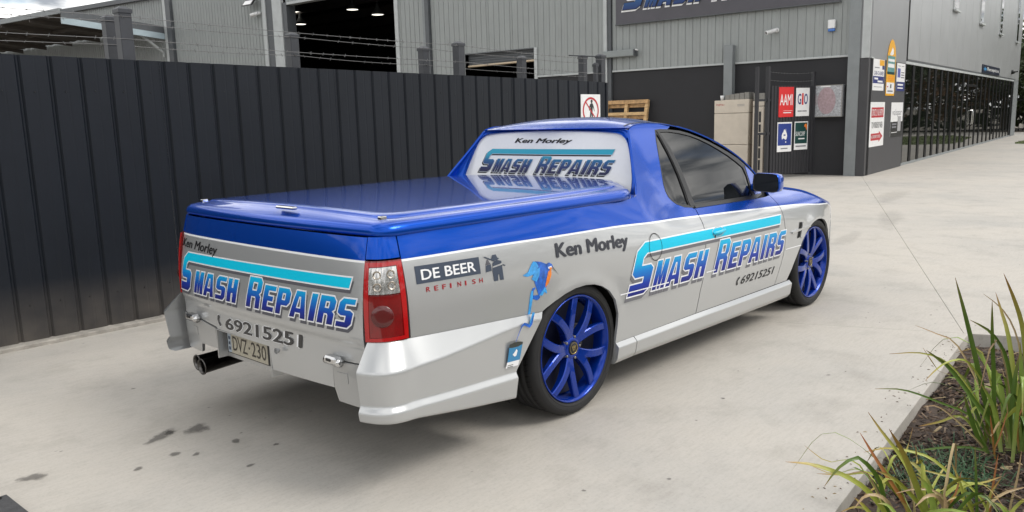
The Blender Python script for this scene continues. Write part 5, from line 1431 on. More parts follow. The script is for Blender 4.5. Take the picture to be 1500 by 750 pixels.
# order the roof edge from right to left
tops = sorted([tuple(p) for p in topedge], key=lambda p: p[1])
outer = [tuple(S(eX(x), z)) for x, z in sail]+tops+[(p[0], -p[1], p[2]) for p in [tuple(S(eX(x), z)) for x, z in sail][::-1]]
A_ = loop_resample(outer, 90); B_ = loop_resample(inner, 90)
rows = []
for t, bulge, sink in ((0, 0, 0), (.06, .004, 0), (.25, -.012, 0), (.5, -.022, 0), (.75, -.018, 0), (.93, -.006, 0), (1, .0, 0), (1, -.022, 0)):
    M_ = A_*(1-t)+B_*t; M_[:, 0] -= bulge; rows.append(M_)
V = np.concatenate(rows); n = 90
F = [(i*n+k, i*n+k+1, (i+1)*n+k+1, (i+1)*n+k) for i in range(len(rows)-1) for k in range(n-1)]
link('cab_rear_frame', mesh_of('cab_rear_frame', V, F, smooth=True), BLUE, ute)
def WIN(y, z, out=0.):
    y = np.asarray(y, float); z = np.asarray(z, float)
    # pass w = -y so that the normal points to the rear
    return np.stack([WX(-y, z)+.014-out, -y, z], -1)
WINS = SN(WIN)
rw = panel('rear_window', [(-y, z) for y, z in glf][::-1], ute, FILMW, surf=WINS, h=.05, flange=0)
winS = lambda a, b: WINS(a, b)
write('lettering', 'Ken Morley', [(-.257, 1.360), (.222, 1.356), (.207, 1.318), (-.262, 1.320)], winS, rw, BLACKV, .002, .05, .1, shear=.25)
NAVYL = ramp_mat('window lettering fade', [(0, (.012, .012, .05)), (.25, (.012, .025, .12)), (.5, (.01, .10, .26)), (.66, (.02, .26, .40)), (.80, (.02, .34, .47))])
smash(rw, [(-.552, 1.290), (.510, 1.291), (.510, 1.142), (-.552, 1.142)], winS, .42, .05, shadow=(-.016, -.012), ow=.0035, shadow_mat=BLACKV, layers=(.0015, .0024, .0032), outline=mat('pale film edge', (.55, .60, .64), .3, coat=.5), fill=NAVYL)

# --- black inner shell added to block light through gaps, with floor, wheel wells
mb = MB()
sh_e = np.linspace(0, eN*.995, 150)
for sd in (1, -1):
    V = []; F = []
    for e in sh_e:
        X = float(np.interp(e, EE, PLAN[:, 0]))
        inw = min(abs(X), abs(X-2.939)) < .52
        z0 = .68 if inw else (.24 if X > -.5 else .40)
        if X < -1.0 and e < eY(-.62): z0 = .53
        for z in (z0, max(z0, .45), .72, .92 if X < -.98 else 1.02 if X < 2.4 else .70): V.append(S(sd*e, z, -.035))
    for i in range(len(sh_e)-1):
        for k in range(3): F.append((i*4+k, i*4+k+1, (i+1)*4+k+1, (i+1)*4+k))
    mb.add(V, F)
mb.box(-.5, 3.6, -.60, .60, .20, .24); mb.box(-1.16, -.5, -.60, .60, .37, .40)
mb.box(-1.06, .62, -.70, .70, .98, 1.0)
for x0, x1 in ( (.46, 2.44), (3.36, 3.7)): mb.box(x0, x1, -.84, .84, .20, .24) if x1 < 3.3 else mb.box(x0, x1, -.6, .6, .20, .24)
for cx_ in (0, 2.939):
    for s_ in (-1, 1):
        y0, y1 = sorted((s_*.60, s_*.885))
        # arched tunnel
        arc = [(cx_+.50*math.cos(a) if abs(math.cos(a)) > .8 else cx_+.48*math.cos(a), .30+.375*math.sin(a)) for a in np.linspace(0, math.pi, 19)]
        if cx_ > 1:
            arc = [(cx_+.345*math.cos(a) if math.cos(a) > 0 else cx_+.48*math.cos(a), .30+.375*math.sin(a)) for a in np.linspace(0, math.pi, 19)]; y0, y1 = sorted((s_*.60, s_*.86))
        arc = [(arc[0][0], .2)]+arc+[(cx_-.50, .2)]
        for (xa, za), (xb, zb) in zip(arc, arc[1:]): mb.add([(xa, y0, za), (xb, y0, zb), (xb, y1, zb), (xa, y1, za)], [(0, 1, 2, 3)])
        mb.box(cx_-(.50 if cx_ > 1 else .42), cx_+(.35 if cx_ > 1 else .50), s_*.60-.01, s_*.60+.01, .2, .675)
mb.build('underbody_light_block', WELL, ute)
# cab interior: dark seats seen faintly, bulkhead
mb = MB(); mb.box(.90, 2.2, -.66, .66, .80, .82); mb.box(.96, 1.0, -.58, .58, .8, 1.36)
mb.build('cab_interior', VOIDM, ute)
mb = MB()
for y in (-.37, .37):
    mb.cbox(1.02, 1.16, y-.24, y+.24, .82, 1.22, .04); mb.cbox(1.04, 1.13, y-.13, y+.13, 1.20, 1.36, .03)
mb.build('seat', mat('seat cloth', (.02, .02, .022), .9, var=.3, vscale=60), ute)

# --- wing mirrors
for sd in (-1, 1):
    mb = MB()
    prof_m = [(.855, .962), (.975, .956), (1.005, .964), (1.014, .985), (1.012, 1.050), (1.000, 1.072), (.97, 1.080), (.865, 1.083), (.842, 1.070), (.836, 1.02), (.840, .974)]
    rings = []
    cy_, cz_ = .925, 1.02
    for x, k in ((1.998, 1.0), (2.000, 1.02), (2.03, 1.03), (2.07, 1.0), (2.11, .86), (2.135, .62), (2.142, .3)):
        rings.append([(x+.02*(abs(y)-.95)*2, sd*(cy_+(y-cy_)*k), cz_+(z-cz_)*k) for y, z in prof_m])
    V = [p for r in rings for p in r]; n = len(prof_m)
    F = [(i*n+k, i*n+(k+1) % n, (i+1)*n+(k+1) % n, (i+1)*n+k) for i in range(len(rings)-1) for k in range(n)]+[tuple(range((len(rings)-1)*n, len(rings)*n))]
    mir = link('wing_mirror', mesh_of('wing_mirror', V, F, smooth=True), BLUE, ute)
    k = .93
    P = [(2.003+.02*(abs(y)-.95)*2, sd*(cy_+(y-cy_)*k), cz_+(z-cz_)*k) for y, z in prof_m]
    link('mirror_glass', mesh_of('mirror_glass', P, [tuple(range(n))]), MIRG, mir)
    Pr = [(2.000+.02*(abs(y)-.95)*2, sd*(cy_+(y-cy_)*1.0), cz_+(z-cz_)*1.0) for y, z in prof_m]
    link('mirror_rim', mesh_of('mirror_rim', Pr+P, [(i, (i+1) % n, n+(i+1) % n, n+i) for i in range(n)]), TRIMB, mir)
    mb = MB(); mb.cbox(2.06, 2.16, min(sd*.78, sd*.90), max(sd*.78, sd*.90), .955, 1.005, .012); mb.build('mirror_arm', BLUE, mir)

# --- door handles, fuel flap, fender vents, flank hairline
def ell(cx_, cz_, rx, rz, n=28, tilt=0): return [(cx_+rx*math.cos(t)*math.cos(tilt)-rz*math.sin(t)*math.sin(tilt), cz_+rx*math.cos(t)*math.sin(tilt)+rz*math.sin(t)*math.cos(tilt)) for t in (2*math.pi*k/n for k in range(n))]
sideS = lambda a, b: BODY(a, b)
def Q(*pts): return [(eX(x), z) for x, z in pts]
CYANP = mat('cyan vinyl', (.0, .50, .72), .35, coat=.5)
def ring_loops(o, i): return [o, i[::-1]]
for sd in (1,):
    ff = fl(ell(.674, .768, .062, .073), sd)
    gp = fl(ell(.674, .768, .0655, .0765), sd)
    panel('fuel_flap_gap', gp, ute, VOIDM, h=.03, out=.0034, flange=0, holes=[fl(ell(.674, .768, .0615, .0725), sd)])
    panel('door_handle_cup', fl(ell(1.38, .768, .075, .030), sd), ute, SILVER, h=.02, out=.0032, flange=0, holes=[fl(ell(1.38, .768, .071, .026), sd)])
    P0, N0 = BODY(np.array([eX(1.38)]), np.array([.768]))
    hp = [BODY(np.array([eX(x)]), np.array([z]), o_)[0][0] for x, z, o_ in ((1.315, .764, .004), (1.33, .766, .018), (1.38, .769, .024), (1.43, .772, .020), (1.452, .774, .006))]
    mb = MB(); mb.tube(hp, [.009, .011, .011, .011, .009], 10); mb.build('door_handle', CYANP, ute)
    cc, nn = BODY(np.array([eX(1.335)]), np.array([.742]), .002); mb = MB(); mb.lathe([(0, .003), (.008, .002), (.010, 0)], cc[0], nn[0], 14); mb.build('keyhole', TRIMB, ute)
    # fender vent: recess, bar
    panel('fender_vent', fl([(2.558, .574), (2.600, .688), (2.648, .684), (2.604, .576)], sd), ute, VOIDM, h=.03, out=.0018, flange=0)
    panel('vent_blade', fl([(2.455, .622), (2.56, .626), (2.77, .636), (2.77, .648), (2.56, .642), (2.455, .634)], sd), ute, SILVER, h=.03, out=.012, flange=.012)
    panel('vent_scoop', fl([(2.606, .576), (2.650, .684), (2.684, .682), (2.645, .572)], sd), ute, SILVER, h=.03, out=.008, flange=.010)
    for seg in (((.33, .560), (.80, .5485)), ((1.225, .538), (1.34, .5355)), ((2.36, .5215), (2.62, .5165))):
        (x0, z0), (x1, z1) = seg
        panel('pinstripe', fl([(x0, z0-.003), (x1, z1-.003), (x1, z1+.003), (x0, z0+.003)], sd), ute, STRIPE, h=.05, out=.0036, flange=0)

# --- wheels
def make_wheel(name, X, Y, side, rot):
    """wheel whose outer face is at Y; side -1 right, +1 left"""
    r = .340; O = np.array([X, Y, .340]); ax = np.array([0, side, 0.])
    def P(rad, ang, d): return O+np.array([rad*math.cos(ang)*(-side if 0 else 1), side*d, rad*math.sin(ang)])
    mb = MB()
    mb.lathe([(.2735, -.012), (.2740, -.004), (.270, .000), (.2645, -.004), (.260, -.012), (.254, -.020), (.248, -.060), (.242, -.12), (.240, -.20)], O, ax, 60)
    w = mb.build(name, RIMB, ute)
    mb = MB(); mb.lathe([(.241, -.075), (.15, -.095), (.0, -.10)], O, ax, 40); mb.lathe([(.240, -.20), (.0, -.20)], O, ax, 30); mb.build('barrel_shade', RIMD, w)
    # tyre with tread blocks pressed in as grooves
    tp = [(.274, -.012), (.281, .000), (.296, .006), (.313, .006), (.326, -.002), (.3345, -.014), (.3385, -.030)]
    for g in (-.058, -.100, -.145, -.187):
        tp += [(.340, g+.005), (.333, g+.0035), (.333, g-.0035), (.340, g-.005)]
    tp += [(.3385, -.215), (.334, -.232), (.324, -.243), (.300, -.247), (.26, -.24)]
    mb = MB(); mb.lathe(tp, O, ax, 96)
    ty = mb.build('tyre', RUBBER, w)
    mb = MB();                                                           # shallow sipes across the shoulder
    for k in range(72):
        a = 2*math.pi*k/72; a2 = a+.012
        mb.add([P(.3412, a, -.024), P(.3412, a2, -.024), P(.3407, a2+.03, -.057), P(.3407, a+.03, -.057)], [(0, 1, 2, 3)])
        mb.add([P(.3412, a, -.192), P(.3412, a2, -.192), P(.3405, a2-.03, -.222), P(.3405, a-.03, -.222)], [(0, 1, 2, 3)])
    mb.build('tread_sipes', VOIDM, ty)['kind'] = 'stuff'
    for rp_ in ([(.286, .0045), (.2885, .0068), (.291, .0052)], [(.306, .0062), (.308, .0078), (.310, .0062)]):
        mb = MB(); mb.lathe(rp_, O, ax, 80); mb.build('sidewall_rib', RUBBER, ty)
    # spokes: five pairs, each spoke a curved tapered bar
    for k in range(5):
        base = rot+2*math.pi*k/5
        for sgn in (-1, 1):
            secs = []
            for t in np.linspace(0, 1, 9):
                rad = .046+(.258-.046)*t
                ang = base+sgn*.372*(.10+.90*t**.85)
                hw_ = .0185+.004*(1-t)+.003*t*t
                d0 = -.030+.018*t+.010*math.sin(math.pi*t)
                dth = .030*(1-t)+.018
                tang = np.array([-math.sin(ang), 0, math.cos(ang)])
                c_ = P(rad, ang, d0)
                n_ = np.array([0, side, 0.])
                secs.append([c_-tang*hw_-n_*dth, c_-tang*hw_-n_*.004, c_-tang*(hw_-.005), c_+tang*(hw_-.005), c_+tang*hw_-n_*.004, c_+tang*hw_-n_*dth])
            V = [p for s_ in secs for p in s_]; F = []
            for i in range(8): F += [(i*6+j, i*6+j+1, (i+1)*6+j+1, (i+1)*6+j) for j in range(5)]
            bmm = mesh_of('spoke', V, F, smooth=False)
            link('spoke', bmm, RIMB, w)
    mb = MB(); mb.lathe([(.062, -.055), (.066, -.040), (.060, -.030), (.046, -.024), (.037, -.022), (.034, -.030)], O, ax, 40); mb.build('hub', RIMB, w)
    mb = MB(); mb.lathe([(0, -.018), (.026, -.0185), (.0275, -.020), (.030, -.017), (.033, -.018), (.034, -.026)], O, ax, 36)
    hc = mb.build('hub_cap', TRIMB, w)
    mb = MB(); mb.lathe([(.0268, -.0185), (.0285, -.0165), (.0305, -.0178)], O, ax, 36); 
    ps = plane_surf(O+ax*-.0178, (-side*1., 0, 0), (0, 0, 1))
    GOLD = mat('badge gold', (.42, .33, .14), .3, .9)
    mb.build('hub_ring', GOLD, w)
    # badge: stylised emblem strokes
    for pts in ([(-.016, .012), (-.010, .012), (-.002, -.010), (-.006, -.014)], [(.016, .012), (.010, .012), (.002, -.010), (.006, -.014)], [(-.006, .014), (.006, .014), (.004, .002), (-.004, .002)]):
        V_, F_ = polyfill([pts]); stick('badge', V_, F_, ps, w, GOLD, .0004)
    for k in range(5):
        mb = MB(); a = rot+2*math.pi*(k+.5)/5
        mb.lathe([(0, -.022), (.0065, -.022), (.0075, -.026), (.0075, -.040), (.011, -.041)], P(.057, a, 0), ax, 8)
        mb.build('wheel_nut', STEEL, w)
    mb = MB(); mb.lathe([(.09, -.110), (.17, -.110), (.17, -.125), (.09, -.125)], O, ax, 40, closed=True); mb.build('brake_disc', STEEL, w)
    mb = MB(); mb.cbox(X+.06, X+.17, min(Y-side*.09, Y-side*.15), max(Y-side*.09, Y-side*.15), .30, .44, .01); mb.build('brake_caliper', STEEL, w)
    return w
make_wheel('wheel', 0, -.885, -1, R_(180))
make_wheel('wheel', 2.939, -.885, -1, R_(204))
make_wheel('wheel', 0, .885, 1, R_(0))
make_wheel('wheel', 2.939, .885, 1, R_(0))

# --- exhaust tips, number plate
for (y, x0) in ((.602, -1.242), (.515, -1.262)):
    mb = MB(); mb.lathe([(.032, .30), (.037, .0), (.0425, -.004), (.041, -.010), (.036, -.008), (.034, .01), (.034, .26)], (x0, y, .296), (1, 0, .04), 28)
    tip = mb.build('exhaust_tip', EXH, ute)
    mb = MB(); mb.lathe([(0, .03), (.0345, .03)], (x0, y, .296), (1, 0, .04), 20); mb.build('exhaust_bore', VOIDM, tip)
mb = MB(); mb.cbox(-1.02, -.6, .44, .66, .24, .37, .05); mb.build('muffler', EXH, ute)
px_ = -1.194
mb = MB(); mb.cbox(px_-.006, px_, -.024, .366, .383, .497, .003); np_fr = mb.build('number_plate', TRIMB, ute)
PS = plane_surf((px_-.006, .171, .440), (0, -1, 0), (0, 0, 1))
rect_stick('plate_face', -.184, -.051, .184, .051, PS, np_fr, PLATE, .0006)
PLD = mat('plate characters', (.05, .042, .035), .5)
write('plate_characters', 'DVZ', rect_q(-.135, -.036, .002, .036), PS, np_fr, PLD, .0014, .01)
write('plate_characters', '230', rect_q(.040, -.036, .172, .036), PS, np_fr, PLD, .0014, .01)
poly_stick('plate_dot', [(.021+.007*math.cos(t), .007*math.sin(t)) for t in np.linspace(0, 6.28, 13)[:-1]], PS, np_fr, PLD, .0014)
PB = mat('plate pale blue', (.34, .40, .46), .5)
rect_stick('plate_band', -.182, -.050, -.150, .050, PS, np_fr, PB, .0012)
for dz in (-.030, -.004, .022): rect_stick('plate_mark', -.175, dz-.008, -.158, dz+.008, PS, np_fr, NAVYV, .0016)

# --- lettering on the tailgate
TSm = lambda a, b: TAIL(a, b)
def TQ(*pts): return [(eY(y), z) for y, z in pts]
smash(tgo, TQ((.766, .857), (-.7015, .880), (-.7015, .680), (.766, .663)), TSm, .30, .035, sw=1.22, shadow=(.006, -.017), ow=.0066)
write('lettering', 'Ken Morley', TQ((.762, .926), (.345, .922), (.345, .858), (.764, .872)), TSm, tgo, BLACKV, .0015, .03, .1, shear=.22)
def phone_icon(parent, surf, quad, m, layer):
    pts = [(.62, 1), (.30, .86), (.12, .55), (.22, .2), (.45, 0), (.72, .10), (.60, .30), (.46, .38), (.44, .58), (.60, .72), (.78, .80)]
    V, F = polyfill([pts if area(pts) > 0 else pts[::-1]]); stick('phone_symbol', quad_map(V, quad), F, surf, parent, m, layer)
PHQ = TQ((.288, .582), (-.378, .605), (-.366, .539), (.291, .522))
DG = mat('phone number charcoal', (.022, .022, .024), .4, coat=.3)
write('lettering_outline', '69215251', [(a-.002, b+.003*(1 if i < 2 else -1)) for i, (a, b) in enumerate(PHQ)], TSm, tgo, WHITE, .0012, .12, .06)
write('lettering', '69215251', PHQ, TSm, tgo, DG, .0022, .06, .06)
phone_icon(tgo, TSm, TQ((.385, .590), (.324, .588), (.314, .522), (.375, .524)), WHITE, .0012)
phone_icon(tgo, TSm, TQ((.380, .587), (.329, .585), (.319, .526), (.370, .527)), DG, .0022)

# --- lettering on the right flank (one print across quarter and door)
smash(ute, Q((.392, .808), (2.335, .772), (2.335, .500), (.392, .536)), sideS, .46, .03, bar=1.368, sx=.975, shadow=(-.014, -.017), ow=.0058, shadow_mat=mat('side shadow vinyl', (.15, .15, .165), .45, spec=.25), layers=(.0016, .0022, .0028))
write('lettering', 'Ken Morley', Q((-.170, .898), (.425, .874), (.425, .782), (-.170, .806)), sideS, ute, mat('slate black vinyl', (.03, .033, .045), .4), .0018, .06, .05)
write('lettering', '69215251', Q((1.712, .437), (2.195, .427), (2.160, .375), (1.677, .385)), sideS, ute, BLACKV, .0018, .02, .1, shear=0)
phone_icon(ute, sideS, Q((1.630, .440), (1.690, .440), (1.660, .385), (1.605, .385)), BLACKV, .0018)
# paint maker's panel
poly_stick('decal_panel', Q((-1.012, .841), (-.664, .831), (-.664, .903), (-1.012, .913)), sideS, ute, NAVYV, .0012, .05)
write('lettering', 'DE BEER', Q((-.985, .896), (-.690, .888), (-.690, .846), (-.985, .854)), sideS, ute, WHITE, .002, .03, .06)
for k, chh in enumerate('REFINISH'):
    x = -.968+k*.0415; z0 = .803-.0002*k-.010*k/8
    wd = .008 if chh == 'I' else .020
    write('lettering', chh, Q((x, z0+.020), (x+wd, z0+.020), (x+wd, z0), (x, z0)), sideS, ute, REDV, .0018, .02)
# little carrier figure emblem (plain silhouette)
def flank_poly(name, pts, m, layer=.0018): return poly_stick(name, Q(*[p for p in (pts if area(pts) > 0 else pts[::-1])]), sideS, ute, m, layer)
flank_poly('emblem_figure', [(-.590, .786), (-.565, .785), (-.562, .812), (-.556, .812), (-.553, .785), (-.530, .784), (-.532, .83), (-.534, .868), (-.560, .876), (-.588, .866), (-.594, .83)], NAVYV)
flank_poly('emblem_hat', [(-.600, .884), (-.590, .876), (-.560, .874), (-.545, .880), (-.556, .886), (-.562, .900), (-.584, .900), (-.590, .888)], NAVYV)
flank_poly('emblem_yoke', [(-.635, .896), (-.631, .900), (-.512, .846), (-.515, .842)], NAVYV, .0024)
flank_poly('emblem_bucket', [(-.634, .832), (-.598, .834), (-.600, .862), (-.630, .860)], NAVYV)
flank_poly('emblem_handle', [(-.632, .862), (-.600, .863), (-.614, .884), (-.619, .884)], GREYV)
flank_poly('emblem_belt', [(-.594, .845), (-.533, .850), (-.520, .858), (-.523, .862), (-.545, .856), (-.592, .851)], SILVER, .003)
# kingfisher bursting out of a paint ribbon
BLB = mat('bird blue', (.012, .11, .50), .35, coat=.6, var=.6, vscale=30)
BLB2 = mat('bird light blue', (.04, .32, .72), .35, coat=.6, var=.3, vscale=40)
ORG = mat('bird orange', (.72, .20, .02), .35, coat=.6, var=.3, vscale=40)
BRD = mat('bird dark', (.03, .035, .03), .4)
flank_poly('bird_body', [(-.305, .668), (-.250, .705), (-.222, .760), (-.215, .800), (-.245, .812), (-.280, .826), (-.318, .834), (-.335, .828), (-.345, .800), (-.340, .770), (-.332, .735)], BLB)
flank_poly('bird_wing', [(-.408, .782), (-.372, .793), (-.345, .826), (-.330, .836), (-.312, .828), (-.300, .808), (-.318, .790), (-.340, .775), (-.372, .772), (-.390, .774)], BLB2, .0024)
flank_poly('bird_wing', [(-.352, .757), (-.318, .795), (-.290, .802), (-.300, .765), (-.320, .74), (-.340, .748)], BLB2, .0026)
flank_poly('bird_breast', [(-.262, .702), (-.236, .720), (-.214, .756), (-.214, .782), (-.236, .774), (-.248, .745), (-.258, .72)], ORG, .003)
flank_poly('bird_head', [(-.246, .810), (-.226, .816), (-.206, .804), (-.200, .790), (-.215, .782), (-.240, .786)], BLB, .0034)
flank_poly('bird_beak', [(-.206, .797), (-.160, .745), (-.200, .784)], BRD, .0036)
flank_poly('bird_cheek', [(-.236, .795), (-.212, .798), (-.208, .788), (-.232, .786)], WHITE, .0038)
flank_poly('bird_cheek', [(-.228, .792), (-.206, .790), (-.214, .780), (-.226, .782)], ORG, .0040)
flank_poly('bird_tail', [(-.305, .672), (-.262, .706), (-.252, .690), (-.250, .672), (-.268, .682), (-.282, .668)], BLB2, .0022)
def ribbon(c, wds, m, layer):
    L_, R__ = [], []
    for i, p in enumerate(c):
        a = np.array(c[max(0, i-1)]); b = np.array(c[min(len(c)-1, i+1)]); d = (b-a)/np.linalg.norm(b-a); nn_ = np.array([-d[1], d[0]])
        L_.append(tuple(np.array(p)+nn_*wds[i])); R__.append(tuple(np.array(p)-nn_*wds[i]))
    flank_poly('paint_ribbon', L_+R__[::-1], m, layer)
def ribbon_b(c, wds, m, layer):
    L_, R__ = [], []
    for i, p in enumerate(c):
        a = np.array(c[max(0, i-1)]); b = np.array(c[min(len(c)-1, i+1)]); d = (b-a)/np.linalg.norm(b-a); nn_ = np.array([-d[1], d[0]])
        L_.append(tuple(np.array(p)+nn_*wds[i])); R__.append(tuple(np.array(p)-nn_*wds[i]))
    bump_poly('paint_ribbon', L_+R__[::-1], m, layer)
bumpS = lambda a, b: BUMPS(a, b)
def bump_poly(name, pts, m, layer): return poly_stick(name, Q(*(pts if area(pts) > 0 else pts[::-1])), bumpS, ute, m, layer, .02)
ribbon([(-.330, .712), (-.345, .708), (-.352, .690), (-.350, .672), (-.318, .664), (-.300, .668)], [.004, .007, .008, .009, .012, .008], BLB, .0018)
ribbon([(-.352, .702), (-.358, .672), (-.366, .640), (-.374, .605), (-.386, .575), (-.396, .546)], [.006, .010, .009, .008, .007, .004], BLB2, .002)
ribbon_b([(-.368, .592), (-.385, .556), (-.398, .546), (-.415, .558), (-.435, .566), (-.452, .560), (-.468, .540), (-.485, .515), (-.497, .497)], [.003, .006, .006, .007, .006, .004, .0022, .002, .0015], BLB, .0022)
CANB = mat('can blue', (.012, .20, .42), .35, coat=.5)
bumpS = lambda a, b: BUMPS(a, b)
def bump_poly(name, pts, m, layer): return poly_stick(name, Q(*(pts if area(pts) > 0 else pts[::-1])), bumpS, ute, m, layer, .02)
ribbon_b([(-.366, .606), (-.376, .585), (-.388, .566), (-.398, .546)], [.009, .008, .007, .004], BLB2, .001)
bump_poly('paint_can', [(-.548, .408), (-.460, .402), (-.448, .480), (-.540, .487)], CANB, .002)
bump_poly('paint_can_label', [(-.556, .384), (-.468, .378), (-.462, .404), (-.549, .411)], WHITE, .0022)
bump_poly('paint_can_lid', [(-.543, .480), (-.520, .474), (-.480, .471), (-.448, .476), (-.447, .486), (-.47, .493), (-.51, .497), (-.541, .494)], BRD, .0024)
bump_poly('paint_can_mark', [(-.515, .440), (-.500, .428), (-.488, .430), (-.482, .452), (-.490, .462), (-.500, .452)], WHITE, .0026)
for zz_ in (.396, .388): bump_poly('paint_can_print', [(-.545, zz_), (-.505, zz_-.003), (-.505, zz_-.006), (-.545, zz_-.003)], BRD, .0028)


# ================================================================ GARDEN BED
bedA = BEDC; far1 = BEDC+L1*6; far2 = BEDC+L2*6
MULCH = mat('mulch', (.050, .032, .022), .95, var=.6, vscale=14, bump=.9, bscale=55)
mz = -.085
mb = MB(); nx_, ny_ = 46, 40
r3 = random.Random(21)
def bed_pt(i, j):
    a = i/nx_*4.2; b = j/ny_*3.2
    p = BEDC+L1*a+L2*b+np.array([.0, .0]); h = mz+.012*math.sin(a*5.1+b*3)+.010*math.sin(b*8+1)+r3.uniform(-.010, .010)
    return (p[0], p[1], h)
V = [bed_pt(i, j) for i in range(nx_+1) for j in range(ny_+1)]
mb.add(V, [(i*(ny_+1)+j, (i+1)*(ny_+1)+j, (i+1)*(ny_+1)+j+1, i*(ny_+1)+j+1) for i in range(nx_) for j in range(ny_)], smooth=True)
tag(mb.build('garden_bed', MULCH), kind='structure')
# bark chips and dry litter lying on the bed
CH = [mat('bark chip dark', (.035, .022, .016), .9, var=.5, vscale=30), mat('bark chip brown', (.085, .052, .033), .9, var=.5, vscale=30), mat('bark chip pale', (.20, .145, .10), .9, var=.4, vscale=30), mat('dry straw', (.30, .23, .13), .85, var=.3, vscale=30)]
mb = MB()
for k in range(24000):
    a = r3.uniform(.01, 3.6); b = r3.uniform(.01, 2.2 if a < 3 else 1.2); p = BEDC+L1*a+L2*b
    l = r3.uniform(.006, .030)*(1.4 if r3.random() < .1 else 1); w = l*r3.uniform(.12, .40); t = r3.uniform(.0015, .004)
    yaw = r3.uniform(0, 6.28); pit = r3.gauss(0, .35); rol = r3.gauss(0, .5)
    M_ = np.array((Matrix.Rotation(yaw, 3, 'Z') @ Matrix.Rotation(pit, 3, 'Y') @ Matrix.Rotation(rol, 3, 'X')))
    O = np.array([p[0], p[1], mz+.004+r3.uniform(0, .022)])
    pts = np.array([(-l, -w, 0), (l, -w*.6, 0), (l*1.05, w*.7, 0), (-l*.9, w, 0), (0, -w*.5, t), (0, w*.5, t)])@M_.T+O
    q = r3.random(); m = 0 if q < .50 else 1 if q < .88 else 2 if q < .965 else 3
    mb.add(pts, [(0, 1, 4), (1, 2, 5, 4), (2, 3, 5), (3, 0, 4, 5)], m)
for k in range(420):
    a = r3.uniform(.02, 3.4); b = r3.uniform(.02, 2.0); p = BEDC+L1*a+L2*b; yaw = r3.uniform(0, 6.28); l = r3.uniform(.04, .12); h = mz+.022+r3.uniform(0, .02)
    d = np.array([math.cos(yaw), math.sin(yaw), r3.uniform(-.1, .1)])*l; mb.tube([np.array([*p, h])-d, np.array([*p, h+r3.uniform(0, .012)]), np.array([*p, h])+d], r3.uniform(.0012, .003), 4, m=3 if r3.random() < .3 else 1, cap=False)
for k in range(80):                                                   # a little litter spilt over the kerb
    a = r3.uniform(.1, 3.4); b = -abs(r3.gauss(0, .06))-.015; p = BEDC+L1*a+L2*b; l = r3.uniform(.002, .009); yaw = r3.uniform(0, 6.28); d_ = np.array([math.cos(yaw), math.sin(yaw), 0]); q_ = np.array([-d_[1], d_[0], 0])*l*.35; O = np.array([p[0], p[1], .001])
    mb.add([O-d_*l-q_, O+d_*l-q_, O+d_*l+q_, O-d_*l+q_, O+np.array([0, 0, .003])], [(0, 1, 4), (1, 2, 4), (2, 3, 4), (3, 0, 4)], r3.choice((1, 1, 2, 3)))
tag(mb.build('mulch_chips', CH), 'brown bark mulch covering the garden bed', 'mulch', kind='stuff')
# a stone and a pale dry leaf or two
mb = MB(); bm_ = bmesh.new(); bmesh.ops.create_icosphere(bm_, subdivisions=2, radius=.045)
for v in bm_.verts: v.co = Vector((v.co.x*1.3, v.co.y, v.co.z*.6))*(1+r3.uniform(-.08, .08))
p = BEDC+L1*.92+L2*.24
bm_.verts.index_update(); mb.add([(v.co.x+p[0], v.co.y+p[1], v.co.z+mz+.03) for v in bm_.verts], [[v.index for v in f.verts] for f in bm_.faces], smooth=True); bm_.free()
tag(mb.build('stone', mat('stone', (.20, .15, .10), .9, var=.3, vscale=20, bump=.4), origin=(p[0], p[1], mz)), 'small brown stone on the bark mulch near the kerb', 'stone')

def leaf_mat(name, stops):
    m = ramp_mat(name, stops, rough=.42, coat=.12); b = m.node_tree.nodes['Principled BSDF']
    t = m.node_tree
    co = t.nodes.new('ShaderNodeTexCoord'); mp = t.nodes.new('ShaderNodeMapping'); mp.inputs['Scale'].default_value = (60, 6, 1)
    n = t.nodes.new('ShaderNodeTexNoise'); n.inputs['Scale'].default_value = 1.0; n.inputs['Detail'].default_value = 6
    t.links.new(co.outputs['UV'], mp.inputs[0]); t.links.new(mp.outputs[0], n.inputs['Vector'])
    mxn = t.nodes.new('ShaderNodeMix'); mxn.data_type = 'RGBA'; mxn.blend_type = 'MULTIPLY'; mxn.inputs[0].default_value = .75
    r = t.nodes.new('ShaderNodeValToRGB'); r.color_ramp.elements[0].position = .3; r.color_ramp.elements[0].color = (.50, .50, .42, 1); r.color_ramp.elements[1].position = .62; r.color_ramp.elements[1].color = (1, 1, 1, 1)
    t.links.new(n.outputs['Fac'], r.inputs[0])
    src = b.inputs['Base Color'].links[0].from_socket
    t.links.new(src, mxn.inputs[6]); t.links.new(r.outputs[0], mxn.inputs[7]); t.links.new(mxn.outputs[2], b.inputs['Base Color'])
    b.inputs['Subsurface Weight'].default_value = 0.0
    return m
G_ = leaf_mat('blade green', [(0, (0.175, 0.243, 0.063)), (.15, (0.094, 0.166, 0.023)), (.75, (0.081, 0.147, 0.021)), (.93, (0.150, 0.166, 0.032)), (1, (0.250, 0.141, 0.053))])
Y_ = leaf_mat('blade yellow green', [(0, (0.325, 0.371, 0.095)), (.2, (0.338, 0.384, 0.063)), (.7, (0.312, 0.333, 0.053)), (.88, (0.400, 0.307, 0.084)), (1, (0.300, 0.154, 0.063))])
Lg = leaf_mat('blade light green', [(0, (0.375, 0.448, 0.168)), (.3, (0.312, 0.410, 0.084)), (.8, (0.213, 0.307, 0.053)), (1, (0.275, 0.218, 0.063))])
O_ = leaf_mat('blade olive', [(0, (0.263, 0.307, 0.074)), (.4, (0.237, 0.282, 0.047)), (.75, (0.275, 0.230, 0.042)), (1, (0.275, 0.128, 0.032))])
